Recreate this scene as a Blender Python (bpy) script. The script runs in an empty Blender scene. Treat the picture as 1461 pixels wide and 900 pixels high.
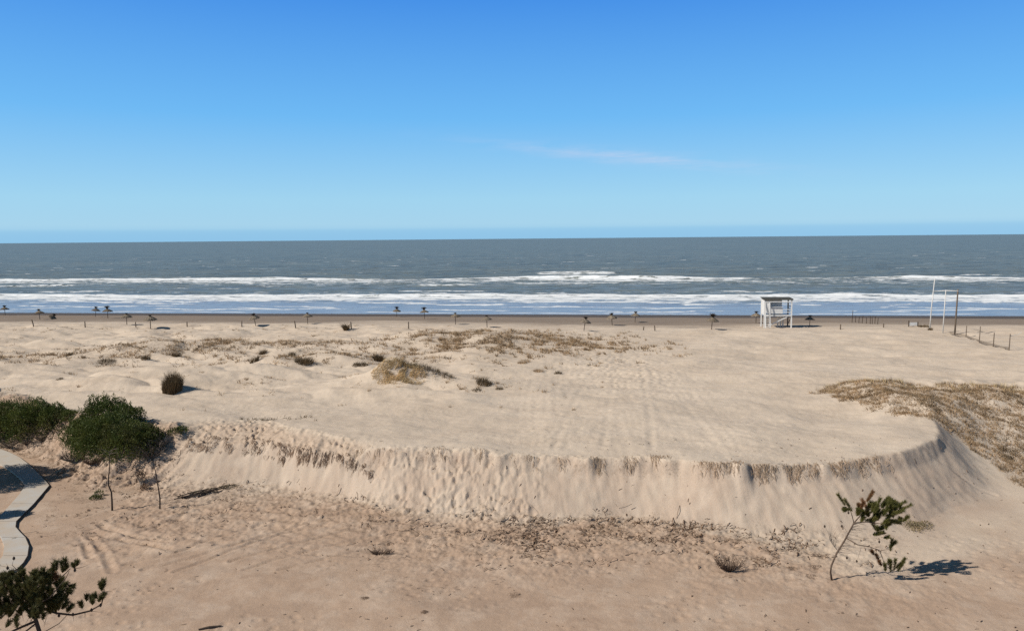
import bpy, math, random
import numpy as np
from mathutils import Vector, Matrix

random.seed(7)
RNG = np.random.default_rng(11)
scene = bpy.context.scene
COL = scene.collection

# ------------------------------------------------------------------ noise
def _hash(ix, iy, seed):
    h = (ix.astype(np.int64) * 374761393 + iy.astype(np.int64) * 668265263 + seed * 974711) & 0xFFFFFFFF
    h = ((h ^ (h >> 13)) * 1274126177) & 0xFFFFFFFF
    return (h ^ (h >> 16)) & 0xFFFFFFFF

def gnoise(x, y, seed=0):
    x = np.asarray(x, dtype=np.float64); y = np.asarray(y, dtype=np.float64)
    x0 = np.floor(x); y0 = np.floor(y)
    fx = x - x0; fy = y - y0
    ux = fx * fx * fx * (fx * (fx * 6 - 15) + 10); uy = fy * fy * fy * (fy * (fy * 6 - 15) + 10)
    def g(dx, dy):
        a = _hash(x0 + dx, y0 + dy, seed).astype(np.float64) * (2 * math.pi / 4294967296.0)
        return np.cos(a) * (fx - dx) + np.sin(a) * (fy - dy)
    a = g(0, 0); b = g(1, 0); c = g(0, 1); d = g(1, 1)
    return 1.5 * ((a * (1 - ux) + b * ux) * (1 - uy) + (c * (1 - ux) + d * ux) * uy)

def fbm(x, y, seed=0, octv=4, gain=.5):
    r = 0; a = 1.0; f = 1.0
    for k in range(octv):
        r = r + a * gnoise(x * f + 17.3 * k, y * f - 9.1 * k, seed + k)
        a *= gain; f *= 2.03
    return r

def cells(x, y, seed=0):
    """distance to the nearest jittered cell point, 0..1"""
    x = np.asarray(x, float); y = np.asarray(y, float)
    x0 = np.floor(x); y0 = np.floor(y); best = np.full(x.shape, 9.0)
    for i in (-1, 0, 1):
        for j in (-1, 0, 1):
            jx = _hash(x0 + i, y0 + j, seed) / 4294967296.0
            jy = _hash(x0 + i, y0 + j, seed + 5) / 4294967296.0
            best = np.minimum(best, np.hypot(x0 + i + jx - x, y0 + j + jy - y))
    return np.clip(best, 0, 1)

def sstep(a, b, v):
    t = np.clip((v - a) / (b - a), 0, 1)
    return t * t * (3 - 2 * t)

def gauss(x, y, cx, cy, rx, ry, ang=0.0):
    c, s = math.cos(ang), math.sin(ang)
    dx = x - cx; dy = y - cy
    u = (dx * c + dy * s) / rx; v = (-dx * s + dy * c) / ry
    return np.exp(-(u * u + v * v))

# ------------------------------------------------------------------ camera
H = 15.8
FPX = 1100.0
PITCH = math.atan(109.5 / FPX)
ROLL = math.radians(.51)
cam_d = bpy.data.cameras.new('camera'); cam = bpy.data.objects.new('camera', cam_d); COL.objects.link(cam)
cam_d.sensor_fit = 'HORIZONTAL'; cam_d.sensor_width = 36.0; cam_d.lens = 36.0 * FPX / 1461.0
cam_d.clip_start = .5; cam_d.clip_end = 120000
cam.matrix_world = (Matrix.Translation((0, 0, H)) @ Matrix.Rotation(math.radians(90) - PITCH, 4, 'X')
                    @ Matrix.Rotation(-ROLL, 4, 'Z'))
scene.camera = cam

# ------------------------------------------------------------------ terrain
LIPX = [-300, -70, -60, -46, -40, -36, -33, -28, -24, -20, -17, -15.3, -11.7, -8.7, -3.9, .7, 4.8, 8.9, 10.9, 14.5, 18.7, 22.8, 25.4, 27.2, 28.4, 29.2, 31, 34, 42, 60, 300]
LIPY = [84, 75, 72, 66, 62.5, 59.5, 57, 54, 52.2, 52.0, 51.6, 49.9, 47.9, 46.5, 45.9, 44.9, 44.2, 44.1, 42.3, 42.2, 42.9, 44.5, 46.2, 48.2, 50.4, 53.5, 56, 59, 61.5, 62, 62]
FTX = [-300, -70, -60, -46, -40, -36, -33, -30, -26.5, -22.2, -19.2, -15, -10, -7, -3.8, -.5, 2.6, 6.8, 9.9, 12.5, 16, 19.8, 22.5, 25, 28, 31, 36, 60, 300]
FTY = [77, 68, 65.5, 60.5, 58, 56.2, 54.0, 50.4, 48.0, 48.3, 47.6, 47.2, 45.2, 43.0, 42.2, 41.6, 41.0, 41.4, 40.0, 39.0, 38.6, 38.9, 40.2, 42.2, 43.6, 44.6, 45.6, 46, 46]

def smooth_interp(x, xs, ys):
    r = 0
    for d in (-.8, -.4, 0, .4, .8):
        r = r + np.interp(x + d, xs, ys)
    return r / 5

def line_dist(px, py, pl):
    dist = np.full(px.shape, 9.0)
    for (ax, ay), (bx, by) in zip(pl[:-1], pl[1:]):
        vx, vy = bx - ax, by - ay
        k = np.clip(((px - ax) * vx + (py - ay) * vy) / (vx * vx + vy * vy), 0, 1)
        dist = np.minimum(dist, np.hypot(px - ax - k * vx, py - ay - k * vy))
    return dist

RUTS = []          # (polyline world, width, depth)

def shore_s(x, y):
    return y + .125 * np.clip(x, -300, 300)

def cliff_t(x, y):
    j = .10 * gnoise(x / 1.6, y / 2.0, 31) + .07 * gnoise(x / .5, y / .7, 32) + .22 * gnoise(x / 6, y / 9, 33) - .55 * sstep(.15, .7, gnoise(x / 1.7, y / 3 + 7, 34)) * sstep(1.5, 0, np.abs(y - smooth_interp(x, LIPX, LIPY)))
    lip = smooth_interp(x, LIPX, LIPY); ft = smooth_interp(x, FTX, FTY)
    return (y - ft - j) / (lip - ft), lip, ft

def height(x, y, full=True):
    x = np.asarray(x, float); y = np.asarray(y, float)
    s = shore_s(x, y)
    up = np.interp(s, [30, 60, 95, 112, 122, 132, 142, 151, 161, 176, 235], [3.0, 3.0, 2.95, 2.6, 2.1, 1.7, 1.1, .5, 0, -.8, -4])
    near = sstep(240, 120, s)
    up = up + near * sstep(139, 112, s) * (.30 * fbm(x / 16, y / 11, 1, 3) + .10 * fbm(x / 4.5, y / 3.2, 2, 3))
    # dune field on the left and middle, smoother lane in the middle
    lane = sstep(-6, 0, x - .04 * (y - 45)) * sstep(26, 18, x)
    dune = sstep(54, 64, s) * sstep(124, 108, s) * (1 - .8 * lane) * (1 - .55 * sstep(14, 24, x))
    up = up + dune * (.66 * np.abs(fbm(x / 12 + .5 * y / 11, y / 6, 3, 3)) + .08 * fbm(x / 2.6, y / 1.5, 4, 3))
    up = up + 1.0 * gauss(x, y, -9.6, 67.4, 3.2, 1.5, -.2) + 1.15 * gauss(x, y, -11.0, 67.6, 1.5, 1.25) + .35 * gauss(x, y, -8.0, 67.6, 2.2, .9, -.2) + .5 * gauss(x, y, -4.2, 66.2, 3.6, 1.5, -.2)
    up = up + .9 * gauss(x, y, -2, 93, 9, 8, .2) + 1.0 * gauss(x, y, -39, 88, 10, 4, .25) + .6 * gauss(x, y, -27, 73, 9, 2.2, .2) - .4 * gauss(x, y, -24, 68.5, 7, 2, .2) + .5 * gauss(x, y, -50, 76, 10, 2.5, -.1) + .5 * gauss(x, y, -22, 79.5, 6, 2.2, .1)
    up = up + .55 * gauss(x, y, -29.6, 66.6, 1.6, 1.4)
    up = up + .5 * gauss(x, y, 18, 76, 2.6, 1.4) - .45 * gauss(x, y, 30, 82, 6, 2.2, .1) - .35 * gauss(x, y, 44, 77, 6, 1.8) - .3 * gauss(x, y, 24, 55, 4, 2.2)
    # grassy mound on the right, its rim above the plateau
    mx = sstep(24.5, 30.0, x - .15 * (y - 58) + .9 * fbm(x / 2.5, y / 2.5, 8, 2))
    up = up + mx * sstep(48, 54, y) * sstep(69, 62.5, y) * (.75 + .22 * fbm(x / 3, y / 3, 9, 3))
    low = .3 + .10 * fbm(x / 8, y / 6, 12, 3)
    if full:
        up = up + near * (.022 * fbm(x / .8, y / .6, 5, 3) + .02 * np.minimum(fbm(x / .33, y / .33, 6, 2), .2) * sstep(.0, .5, fbm(x / 9, y / 9, 7, 2) + .2))
    t, lip, ft = cliff_t(x, y)
    hill = sstep(25.0, 29.5, x)                  # gentle vegetated flank on the right
    left = sstep(-21, -24, x)
    # face: fan at the bottom, straight sand slope, short steep root band
    pf = np.interp(t, [-.35, -.1, .06, .2, .8, .9, .985, 1.06], [0, .02, .06, .15, .70, .86, .985, 1.0])
    ph = sstep(-.05, 1.05, t)
    wl = sstep(-23.5, -20.5, x) * sstep(-8.3, -10.5, x)
    pl_ = np.interp(t, [-.35, -.1, .06, .2, .56, .66, .72, 1.05, 1.55], [0, .02, .06, .18, .60, .73, .79, .90, 1.0])
    pf = pf * (1 - wl) + pl_ * wl
    prof = pf * (1 - hill) + ph * hill
    prof = prof * (1 - left) + (.55 * ph + .45 * pf) * left
    z = low + (up - low) * prof
    if full:
        face = sstep(-.2, .15, t) * sstep(1.1, .85, t) * (1 - .75 * hill)
        slant = np.where(x < -8, -.55, .12)
        xs = x + slant * (y - ft)
        z = z + face * (1 - hill) * (1 - .7 * sstep(11, 19, x)) * (.018 * gnoise(xs / .42, y / 3, 21) + (.04 - .022 * sstep(3, 10, x)) * gnoise(xs / 1.9, y / 3, 22) + .012 * gnoise(xs / .16, y / 3, 23) + .03 * gnoise(x / 1.1, y / .9, 24))
        # clods on the middle-left of the face and along the lip
        cl = np.maximum(sstep(-10, -7.5, x) * sstep(3.2, -1, x) * sstep(-.5, .1, t) * sstep(1.1, .95, t),
                        sstep(.7, .88, t) * sstep(1.25, 1.0, t) * (x < 22) * (.45 + .45 * sstep(-.2, .3, gnoise(x / 3, y * 0, 43))))
        cl = np.maximum(cl, sstep(-20, -24, x) * sstep(-.7, .0, t) * sstep(1.5, 1.0, t) * .8); z = z + sstep(-20, -24, x) * sstep(-.7, .1, t) * sstep(1.4, .9, t) * .34 * fbm((x - .8 * y) / 1.1, (y + .5 * x) / 3.0, 45, 3)
        cl = np.maximum(cl * (1 - .8 * wl), .85 * wl * sstep(.52, .66, t) * sstep(1.8, 1.35, t))
        cl = cl * (1 - hill) * near * (.3 + .7 * sstep(10, 4, x))
        z = z + cl * (.5 + .9 * sstep(-.3, .4, gnoise(x / 1.3, y / 1.1, 64))) * (.17 * (.5 - cells(x / .5 + .6 * gnoise(x / .6, y / .6, 65), y / .4 + .6 * gnoise(x / .6, y / .6, 66), 41)) + .12 * fbm(x / .32, y / .26, 42, 4, .6))
        # trampled, rooty belt at the foot
        belt = sstep(-3.2, -.4, t) * sstep(.25, -.1, t) * sstep(22, 14, x) * sstep(-30, -26, x)
        z = z + belt * (.075 * fbm(x / .6, y / .5, 44, 3) + .04 * fbm(x / .2, y / .2, 46, 2))
        lowm = sstep(0, -.5, t) * sstep(18, 24, y) * near
        z = z + lowm * (.014 * fbm(x / .7, y / .5, 47, 3) - .035 * sstep(.3, .12, cells(x / .75, y / .6, 62)) * sstep(.0, .35, gnoise(x / 5, y / 3.5, 63)))
        # swept ruts at lower left
        sw = sstep(-27, -22, x) * sstep(-4, -12, x) * sstep(36, 39, y) * sstep(46, 43, y)
        ph_ = x * .55 + y * 1.9 + 1.3 * gnoise(x / 4, y / 3, 48)
        z = z + sw * .05 * fbm(x / .6, y / .4, 61, 3) + sw * .045 * np.sin(ph_ * 2.6) * sstep(-.3, .6, gnoise(x / 3, y / 2, 49) + .3)
        # trodden sand lanes heading to the sea
        ln = lane * sstep(.95, 1.3, t) * sstep(118, 100, y)
        xl = x - .06 * (y - 45)
        z = z + ln * .018 * gnoise(xl / .45, y / 9, 51) * sstep(-.2, .4, gnoise(xl / 5, y / 25, 52))
        fp = gauss(x, y, 10.5, 76, 5, 13) * ln
        z = z - fp * .12 * sstep(.32, .1, cells(x / .9, y / .9, 53)) - .03 * ln * sstep(.25, .08, cells(x / 1.3, y / 1.3, 54)) * sstep(0, .3, gnoise(x / 6, y / 8, 55))
        # wavelets on the wet beach
        z = z + sstep(128, 136, s) * sstep(158, 150, s) * .05 * gnoise(x / 30, s / 3, 57)
        for pl, w, d in RUTS:
            a0 = np.array(pl)
            m = (x > a0[:, 0].min() - 1) & (x < a0[:, 0].max() + 1) & (y > a0[:, 1].min() - 1) & (y < a0[:, 1].max() + 1)
            if not m.any():
                continue
            px = x[m]; py = y[m]; dist = line_dist(px, py, pl)
            zz = -d * np.exp(-(dist / w) ** 2) + .5 * d * np.exp(-((dist - 1.9 * w) / (.7 * w)) ** 2)
            z[m] = z[m] + np.where(py < 50, 1.5, .7) * zz * (.6 + .4 * gnoise(px / .7, py / .7, 58))
    # keep the ground just under the footpath
    pm = sstep(-22.6, -23.6, x - .0 * y) * sstep(32, 34, y) * sstep(.05, -.2, t)
    z = z * (1 - pm) + (.3 + .02 * gnoise(x, y, 60)) * pm if full else z
    return z

def ray(px, py):
    u = (px - 730.5) / FPX; v = (450 - py) / FPX
    u2 = u * math.cos(ROLL) + v * math.sin(ROLL); v2 = v * math.cos(ROLL) - u * math.sin(ROLL)
    return np.array((u2, math.cos(PITCH) + v2 * math.sin(PITCH), -math.sin(PITCH) + v2 * math.cos(PITCH)))

def spot(px, py):
    """ground point seen at a photo pixel"""
    d = ray(px, py)
    t = np.linspace(18, 190, 2600)
    zz = H + d[2] * t - height(d[0] * t, d[1] * t, False)
    k = int(np.argmax(zz < 0))
    if k == 0:
        tt = -H / d[2]
    else:
        tt = t[k - 1] + (t[k] - t[k - 1]) * zz[k - 1] / (zz[k - 1] - zz[k])
    return float(d[0] * tt), float(d[1] * tt)

def gz(x, y):
    return float(height(np.array([x]), np.array([y]))[0])

def ground_at(px, py, dz=0.0):
    x, y = spot(px, py)
    return Vector((x, y, gz(x, y) + dz))

for pts, w, d in [
    ([(95, 742), (125, 762), (150, 790), (160, 815)], .16, .07),
    ([(70, 738), (100, 742), (140, 762), (205, 775), (240, 782)], .18, .08),
    ([(120, 735), (150, 752), (200, 768), (235, 772)], .16, .07),
    ([(180, 805), (250, 788), (330, 760), (420, 735), (500, 712)], .13, .05),
    ([(205, 812), (270, 797), (350, 772), (440, 745), (520, 722)], .13, .05),
    ([(330, 800), (420, 775), (500, 755), (600, 735), (660, 722)], .12, .05),
    ([(350, 812), (450, 783), (540, 762), (630, 742), (690, 730)], .12, .045),
    ([(150, 720), (210, 712), (290, 700), (350, 690)], .12, .06),
    ([(170, 740), (240, 722), (320, 708), (380, 700)], .12, .05),
    ([(430, 790), (560, 794), (690, 790)], .12, .045),
    ([(250, 815), (330, 785), (400, 762), (470, 745)], .12, .05),
    ([(400, 812), (470, 795), (560, 775), (650, 760)], .12, .045),
    ([(110, 778), (160, 770), (220, 752), (260, 738)], .14, .06),
    ([(60, 760), (95, 757), (120, 772), (128, 795)], .15, .06),
    ([(1320, 640), (1350, 662), (1385, 690), (1420, 706)], .12, .05),
    ([(0, 507), (100, 497), (200, 483), (270, 470)], .35, .14),
    ([(860, 640), (868, 580), (875, 530), (880, 500), (895, 480)], .2, .03),
    ([(930, 640), (925, 580), (918, 530), (910, 500)], .2, .03),
    ([(790, 640), (815, 580), (838, 540), (860, 510)], .2, .03),
    ([(1000, 520), (1060, 505), (1120, 492), (1180, 485)], .25, .05),
]:
    P = [spot(*p) for p in pts]
    # densify
    q = []
    for a, b in zip(P[:-1], P[1:]):
        for k in range(4):
            q.append((a[0] + (b[0] - a[0]) * k / 4, a[1] + (b[1] - a[1]) * k / 4))
    q.append(P[-1]); RUTS.append((q, w, d))

# ------------------------------------------------------------------ mesh helpers
def np_mesh(name, V, F, mat, parent=None, smooth=False, attrs=None):
    V = np.ascontiguousarray(V, dtype=np.float32); F = np.ascontiguousarray(F, dtype=np.int32)
    me = bpy.data.meshes.new(name)
    n, k = F.shape
    me.vertices.add(len(V)); me.vertices.foreach_set('co', V.ravel())
    me.loops.add(n * k); me.loops.foreach_set('vertex_index', F.ravel())
    me.polygons.add(n); me.polygons.foreach_set('loop_start', np.arange(0, n * k, k, dtype=np.int32))
    if smooth:
        me.polygons.foreach_set('use_smooth', np.ones(n, dtype=bool))
    for nm, val in (attrs or {}).items():
        a = me.attributes.new(nm, 'FLOAT', 'POINT'); a.data.foreach_set('value', np.ascontiguousarray(val, dtype=np.float32))
    me.update(calc_edges=True)
    me.materials.append(mat)
    o = bpy.data.objects.new(name, me); COL.objects.link(o)
    if parent is not None:
        o.parent = parent
    return o

class MB:
    def __init__(self): self.v = []; self.f = []
    def box(self, c, s, rot=None):
        b = len(self.v)
        for dx, dy, dz in ((-1, -1, -1), (1, -1, -1), (1, 1, -1), (-1, 1, -1), (-1, -1, 1), (1, -1, 1), (1, 1, 1), (-1, 1, 1)):
            p = Vector((dx * s[0] / 2, dy * s[1] / 2, dz * s[2] / 2))
            if rot is not None: p = rot @ p
            self.v.append(tuple(p + Vector(c)))
        for q in ((0, 3, 2, 1), (4, 5, 6, 7), (0, 1, 5, 4), (1, 2, 6, 5), (2, 3, 7, 6), (3, 0, 4, 7)):
            self.f.append(tuple(b + i for i in q))
        return self
    def bar(self, a, b, w, h):
        a = Vector(a); b = Vector(b); d = b - a
        r = d.to_track_quat('Y', 'Z').to_matrix()
        return self.box((a + b) / 2, (w, d.length, h), r)
    def tube(self, pts, rad, n=6):
        pts = [Vector(p) for p in pts]; b = len(self.v); m = len(pts)
        rad = rad if isinstance(rad, (list, tuple)) else [rad] * m
        up = Vector((.31, .17, 1)).normalized()
        for i, p in enumerate(pts):
            d = (pts[min(i + 1, m - 1)] - pts[max(i - 1, 0)]).normalized()
            x = d.cross(up)
            if x.length < .05: x = d.cross(Vector((1, 0, 0)))
            x.normalize(); y = d.cross(x)
            for k in range(n):
                a = 2 * math.pi * k / n
                self.v.append(tuple(p + rad[i] * (math.cos(a) * x + math.sin(a) * y)))
        for i in range(m - 1):
            for k in range(n):
                k2 = (k + 1) % n
                self.f.append((b + i * n + k, b + i * n + k2, b + (i + 1) * n + k2, b + (i + 1) * n + k))
        self.f.append(tuple(b + k for k in range(n))[::-1]); self.f.append(tuple(b + (m - 1) * n + k for k in range(n)))
        return self
    def build(self, name, mat, parent=None, smooth=False):
        me = bpy.data.meshes.new(name); me.from_pydata(self.v, [], self.f); me.update()
        if smooth: me.polygons.foreach_set('use_smooth', np.ones(len(me.polygons), dtype=bool))
        me.materials.append(mat)
        o = bpy.data.objects.new(name, me); COL.objects.link(o)
        if parent is not None: o.parent = parent
        return o

def tag(o, label=None, cat=None, group=None, kind=None):
    if label: o['label'] = label
    if cat: o['category'] = cat
    if group: o['group'] = group
    if kind: o['kind'] = kind
    return o

def empty(name, loc, rz=0.0):
    o = bpy.data.objects.new(name, None); COL.objects.link(o)
    o.location = loc; o.rotation_euler = (0, 0, rz); o.empty_display_size = .3
    return o

def copy_tree(o, parent=None):
    c = o.copy(); COL.objects.link(c)
    if parent is not None: c.parent = parent
    for ch in list(o.children): copy_tree(ch, c)
    return c

def blades(base, hgt, lean_dir, lean, width, rng, segs=2):
    """curved grass blades: base (N,3) -> V, F (quads), tint"""
    n = len(base); hgt = np.broadcast_to(hgt, (n,)); lean = np.broadcast_to(lean, (n,)); width = np.broadcast_to(width, (n,))
    a = rng.uniform(0, 2 * math.pi, n); wx = np.cos(a)[:, None] * np.array([[1, 0, 0]]) + np.sin(a)[:, None] * np.array([[0, 1, 0]])
    ld = np.stack([np.cos(lean_dir), np.sin(lean_dir), np.zeros(n)], 1)
    lv = []
    for k in range(segs + 1):
        t = k / segs
        p = base + np.array([[0, 0, 1]]) * (hgt * (t - .35 * lean * t * t))[:, None] + ld * (hgt * lean * t * t)[:, None]
        w = width * (1 - .85 * t) * .5
        lv.append(p - wx * w[:, None]); lv.append(p + wx * w[:, None])
    V = np.stack(lv, 1).reshape(-1, 3)
    m = 2 * (segs + 1)
    i0 = np.arange(n) * m
    F = np.concatenate([np.stack([i0 + 2 * k, i0 + 2 * k + 1, i0 + 2 * k + 3, i0 + 2 * k + 2], 1) for k in range(segs)])
    tint = np.repeat(rng.uniform(0, 1, n), m)
    return V, F, tint

def merge(parts):
    Vs, Fs, Ts = [], [], []; o = 0
    for V, F, T in parts:
        Vs.append(V); Fs.append(F + o); Ts.append(T); o += len(V)
    return np.concatenate(Vs), np.concatenate(Fs), np.concatenate(Ts)

# ------------------------------------------------------------------ materials
def new_mat(name):
    m = bpy.data.materials.new(name); m.use_nodes = True
    nt = m.node_tree; b = nt.nodes['Principled BSDF']
    return m, nt, b

def nd(nt, t, **kw):
    n = nt.nodes.new(t)
    for k, v in kw.items():
        setattr(n, k, v)
    return n

def noise(nt, vec, scale, detail=4, rough=.55):
    n = nd(nt, 'ShaderNodeTexNoise'); n.inputs['Scale'].default_value = scale
    n.inputs['Detail'].default_value = detail; n.inputs['Roughness'].default_value = rough
    if vec is not None: nt.links.new(vec, n.inputs['Vector'])
    return n.outputs['Fac']

def ramp(nt, fac, a, b, ca=(0, 0, 0, 1), cb=(1, 1, 1, 1)):
    r = nd(nt, 'ShaderNodeValToRGB'); r.color_ramp.elements[0].position = a; r.color_ramp.elements[1].position = b
    r.color_ramp.elements[0].color = ca; r.color_ramp.elements[1].color = cb
    nt.links.new(fac, r.inputs['Fac']); return r.outputs['Color']

def mix(nt, fac, a, b, blend='MIX'):
    m = nd(nt, 'ShaderNodeMix', data_type='RGBA', blend_type=blend)
    for sock, val in ((m.inputs[0], fac), (m.inputs[6], a), (m.inputs[7], b)):
        if isinstance(val, bpy.types.NodeSocket): nt.links.new(val, sock)
        elif isinstance(val, (int, float)): sock.default_value = val
        else: sock.default_value = (*val, 1)
    return m.outputs[2]

def math_(nt, op, a, b=None):
    m = nd(nt, 'ShaderNodeMath', operation=op)
    for s, v in zip(m.inputs, (a, b)):
        if v is None: continue
        if isinstance(v, bpy.types.NodeSocket): nt.links.new(v, s)
        else: s.default_value = v
    return m.outputs[0]

def attr(nt, name):
    return nd(nt, 'ShaderNodeAttribute', attribute_name=name).outputs['Fac']

def simple_mat(name, ca, cb, scale=6.0, rough=.75, spec=.3, bump=.0, stretch=None, tint=False, coords='Object'):
    m, nt, b = new_mat(name)
    tc = nd(nt, 'ShaderNodeTexCoord').outputs[coords]
    if stretch:
        mp = nd(nt, 'ShaderNodeMapping'); mp.inputs['Scale'].default_value = stretch
        nt.links.new(tc, mp.inputs['Vector']); tc = mp.outputs['Vector']
    f = attr(nt, 'tint') if tint else ramp(nt, noise(nt, tc, scale, 5), .32, .68)
    c = mix(nt, f, ca, cb)
    nt.links.new(c, b.inputs['Base Color'])
    b.inputs['Roughness'].default_value = rough; b.inputs['Specular IOR Level'].default_value = spec
    if bump:
        bp = nd(nt, 'ShaderNodeBump'); bp.inputs['Strength'].default_value = bump; bp.inputs['Distance'].default_value = .02
        nt.links.new(noise(nt, tc, scale * 3, 5), bp.inputs['Height']); nt.links.new(bp.outputs['Normal'], b.inputs['Normal'])
    return m

def leaf_mat(name, ca, cb, trans=.25, dead=None):
    m, nt, b = new_mat(name)
    tc = nd(nt, 'ShaderNodeTexCoord').outputs['Object']
    c = mix(nt, attr(nt, 'tint'), ca, cb)
    c = mix(nt, ramp(nt, noise(nt, tc, .9, 4), .38, .66), mix(nt, .45, c, ca), mix(nt, .55, c, (cb[0] * 1.3, cb[1] * 1.15, cb[2])))
    if dead: c = mix(nt, math_(nt, 'MULTIPLY', ramp(nt, noise(nt, tc, .55, 5, .7), .5, .68), .75), c, dead)
    nt.links.new(c, b.inputs['Base Color']); b.inputs['Roughness'].default_value = .6; b.inputs['Specular IOR Level'].default_value = .25
    tr = nd(nt, 'ShaderNodeBsdfTranslucent'); nt.links.new(c, tr.inputs['Color'])
    ms = nd(nt, 'ShaderNodeMixShader'); ms.inputs[0].default_value = trans
    nt.links.new(b.outputs[0], ms.inputs[1]); nt.links.new(tr.outputs[0], ms.inputs[2])
    nt.links.new(ms.outputs[0], nt.nodes['Material Output'].inputs['Surface'])
    return m

# sand
M_SAND, nt, b = new_mat('sand')
tc = nd(nt, 'ShaderNodeTexCoord').outputs['Object']
mp = nd(nt, 'ShaderNodeMapping'); mp.inputs['Scale'].default_value = (.35, 1, 1); nt.links.new(tc, mp.inputs['Vector']); tcs = mp.outputs['Vector']
dry = mix(nt, ramp(nt, noise(nt, tc, .12, 5), .35, .65), (.585, .482, .375), (.54, .438, .335))
dry = mix(nt, math_(nt, 'MULTIPLY', ramp(nt, noise(nt, tcs, .55, 6, .65), .48, .72), .5), dry, (.46, .362, .27))
lowc = mix(nt, ramp(nt, noise(nt, tc, .2, 5), .35, .65), (.435, .312, .222), (.39, .275, .195))
lowc = mix(nt, math_(nt, 'MULTIPLY', ramp(nt, noise(nt, tc, .6, 6, .7), .45, .68), .75), lowc, (.51, .395, .30))
lowc = mix(nt, math_(nt, 'MULTIPLY', ramp(nt, noise(nt, tcs, .5, 6, .7), .52, .70), .55), lowc, (.315, .22, .158))
face = mix(nt, ramp(nt, noise(nt, tc, .3, 4), .4, .6), (.475, .38, .292), (.45, .345, .26))
mpf = nd(nt, 'ShaderNodeMapping'); mpf.inputs['Scale'].default_value = (3.2, .35, .35); mpf.inputs['Rotation'].default_value = (0, 0, .12); nt.links.new(tc, mpf.inputs['Vector'])
face = mix(nt, math_(nt, 'MULTIPLY', ramp(nt, noise(nt, mpf.outputs['Vector'], 1.0, 5, .65), .42, .68), .75), face, (.45, .345, .26))
face = mix(nt, math_(nt, 'MULTIPLY', ramp(nt, noise(nt, tc, .5, 3), .5, .62), .5), face, (.53, .43, .335))
c = mix(nt, attr(nt, 'low'), dry, lowc)
c = mix(nt, attr(nt, 'face'), c, face)
sp = ramp(nt, noise(nt, tc, 7, 6, .75), .50, .66)
c = mix(nt, math_(nt, 'MULTIPLY', sp, attr(nt, 'litter')), c, (.105, .07, .045))
sp2 = ramp(nt, noise(nt, tc, 2.3, 5, .7), .52, .68)
c = mix(nt, math_(nt, 'MULTIPLY', math_(nt, 'MULTIPLY', sp2, attr(nt, 'litter')), .5), c, (.17, .12, .08))
spk = ramp(nt, noise(nt, tc, 9, 4, .8), .60, .72)
c = mix(nt, math_(nt, 'MULTIPLY', math_(nt, 'MULTIPLY', spk, ramp(nt, noise(nt, tc, .45, 4, .6), .42, .68)), math_(nt, 'ADD', .16, math_(nt, 'MULTIPLY', attr(nt, 'low'), .35))), c, (.20, .14, .095))
c = mix(nt, attr(nt, 'moist'), c, mix(nt, ramp(nt, noise(nt, tcs, .5, 5), .35, .65), (.175, .135, .105), (.215, .165, .125)))
c = mix(nt, attr(nt, 'wet'), c, (.105, .084, .068))
gr = ramp(nt, noise(nt, tc, 16, 6, .85), .30, .70, (.84, .83, .82, 1), (1.13, 1.13, 1.13, 1))
c = mix(nt, 1.0, c, gr, 'MULTIPLY')
nt.links.new(c, b.inputs['Base Color'])
rg = math_(nt, 'SUBTRACT', .95, math_(nt, 'MULTIPLY', attr(nt, 'wet'), .3)); nt.links.new(rg, b.inputs['Roughness'])
b.inputs['Specular IOR Level'].default_value = .08
bh = math_(nt, 'ADD', math_(nt, 'MULTIPLY', noise(nt, tc, 3.5, 6, .7), .7), math_(nt, 'MULTIPLY', noise(nt, tc, 13, 6, .75), .55))
bp = nd(nt, 'ShaderNodeBump'); bp.inputs['Strength'].default_value = .5; bp.inputs['Distance'].default_value = .065
nt.links.new(bh, bp.inputs['Height']); nt.links.new(bp.outputs['Normal'], b.inputs['Normal'])

# sea
M_SEA, nt, b = new_mat('sea_water')
tc = nd(nt, 'ShaderNodeTexCoord').outputs['Object']
mp = nd(nt, 'ShaderNodeMapping'); mp.inputs['Scale'].default_value = (.28, 1, 1); nt.links.new(tc, mp.inputs['Vector']); tcs = mp.outputs['Vector']
mp2 = nd(nt, 'ShaderNodeMapping'); mp2.inputs['Scale'].default_value = (.12, 1, 1); nt.links.new(tc, mp2.inputs['Vector']); tcl = mp2.outputs['Vector']
deep = mix(nt, ramp(nt, noise(nt, tcl, .012, 4), .35, .65), (.163, .184, .166), (.190, .204, .174))
deep = mix(nt, math_(nt, 'MULTIPLY', ramp(nt, noise(nt, tcs, .09, 7, .75), .44, .62), .8), deep, (.078, .098, .102))
deep = mix(nt, math_(nt, 'MULTIPLY', ramp(nt, noise(nt, tcs, .33, 5, .7), .48, .62), .75), deep, (.060, .078, .080))
c = mix(nt, attr(nt, 'shallow'), deep, mix(nt, ramp(nt, noise(nt, tcs, .35, 5, .65), .4, .62), (.29, .35, .42), (.21, .275, .37)))
fn = noise(nt, tcs, 1.1, 6, .72)
foam = math_(nt, 'MULTIPLY', attr(nt, 'foam'), 1.0)
fo = ramp(nt, math_(nt, 'ADD', math_(nt, 'MULTIPLY', math_(nt, 'SUBTRACT', fn, .5), 1.75), foam), .42, .68)
c = mix(nt, fo, c, mix(nt, ramp(nt, noise(nt, tcs, .7, 5, .7), .35, .62), (.58, .61, .62), (.83, .83, .81)))
nt.links.new(c, b.inputs['Base Color'])
b.inputs['IOR'].default_value = 1.33
r1 = math_(nt, 'ADD', .32, math_(nt, 'MULTIPLY', fo, .5)); nt.links.new(r1, b.inputs['Roughness'])
sp_ = math_(nt, 'ADD', .03, math_(nt, 'MULTIPLY', attr(nt, 'shallow'), .12)); nt.links.new(sp_, b.inputs['Specular IOR Level'])
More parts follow.
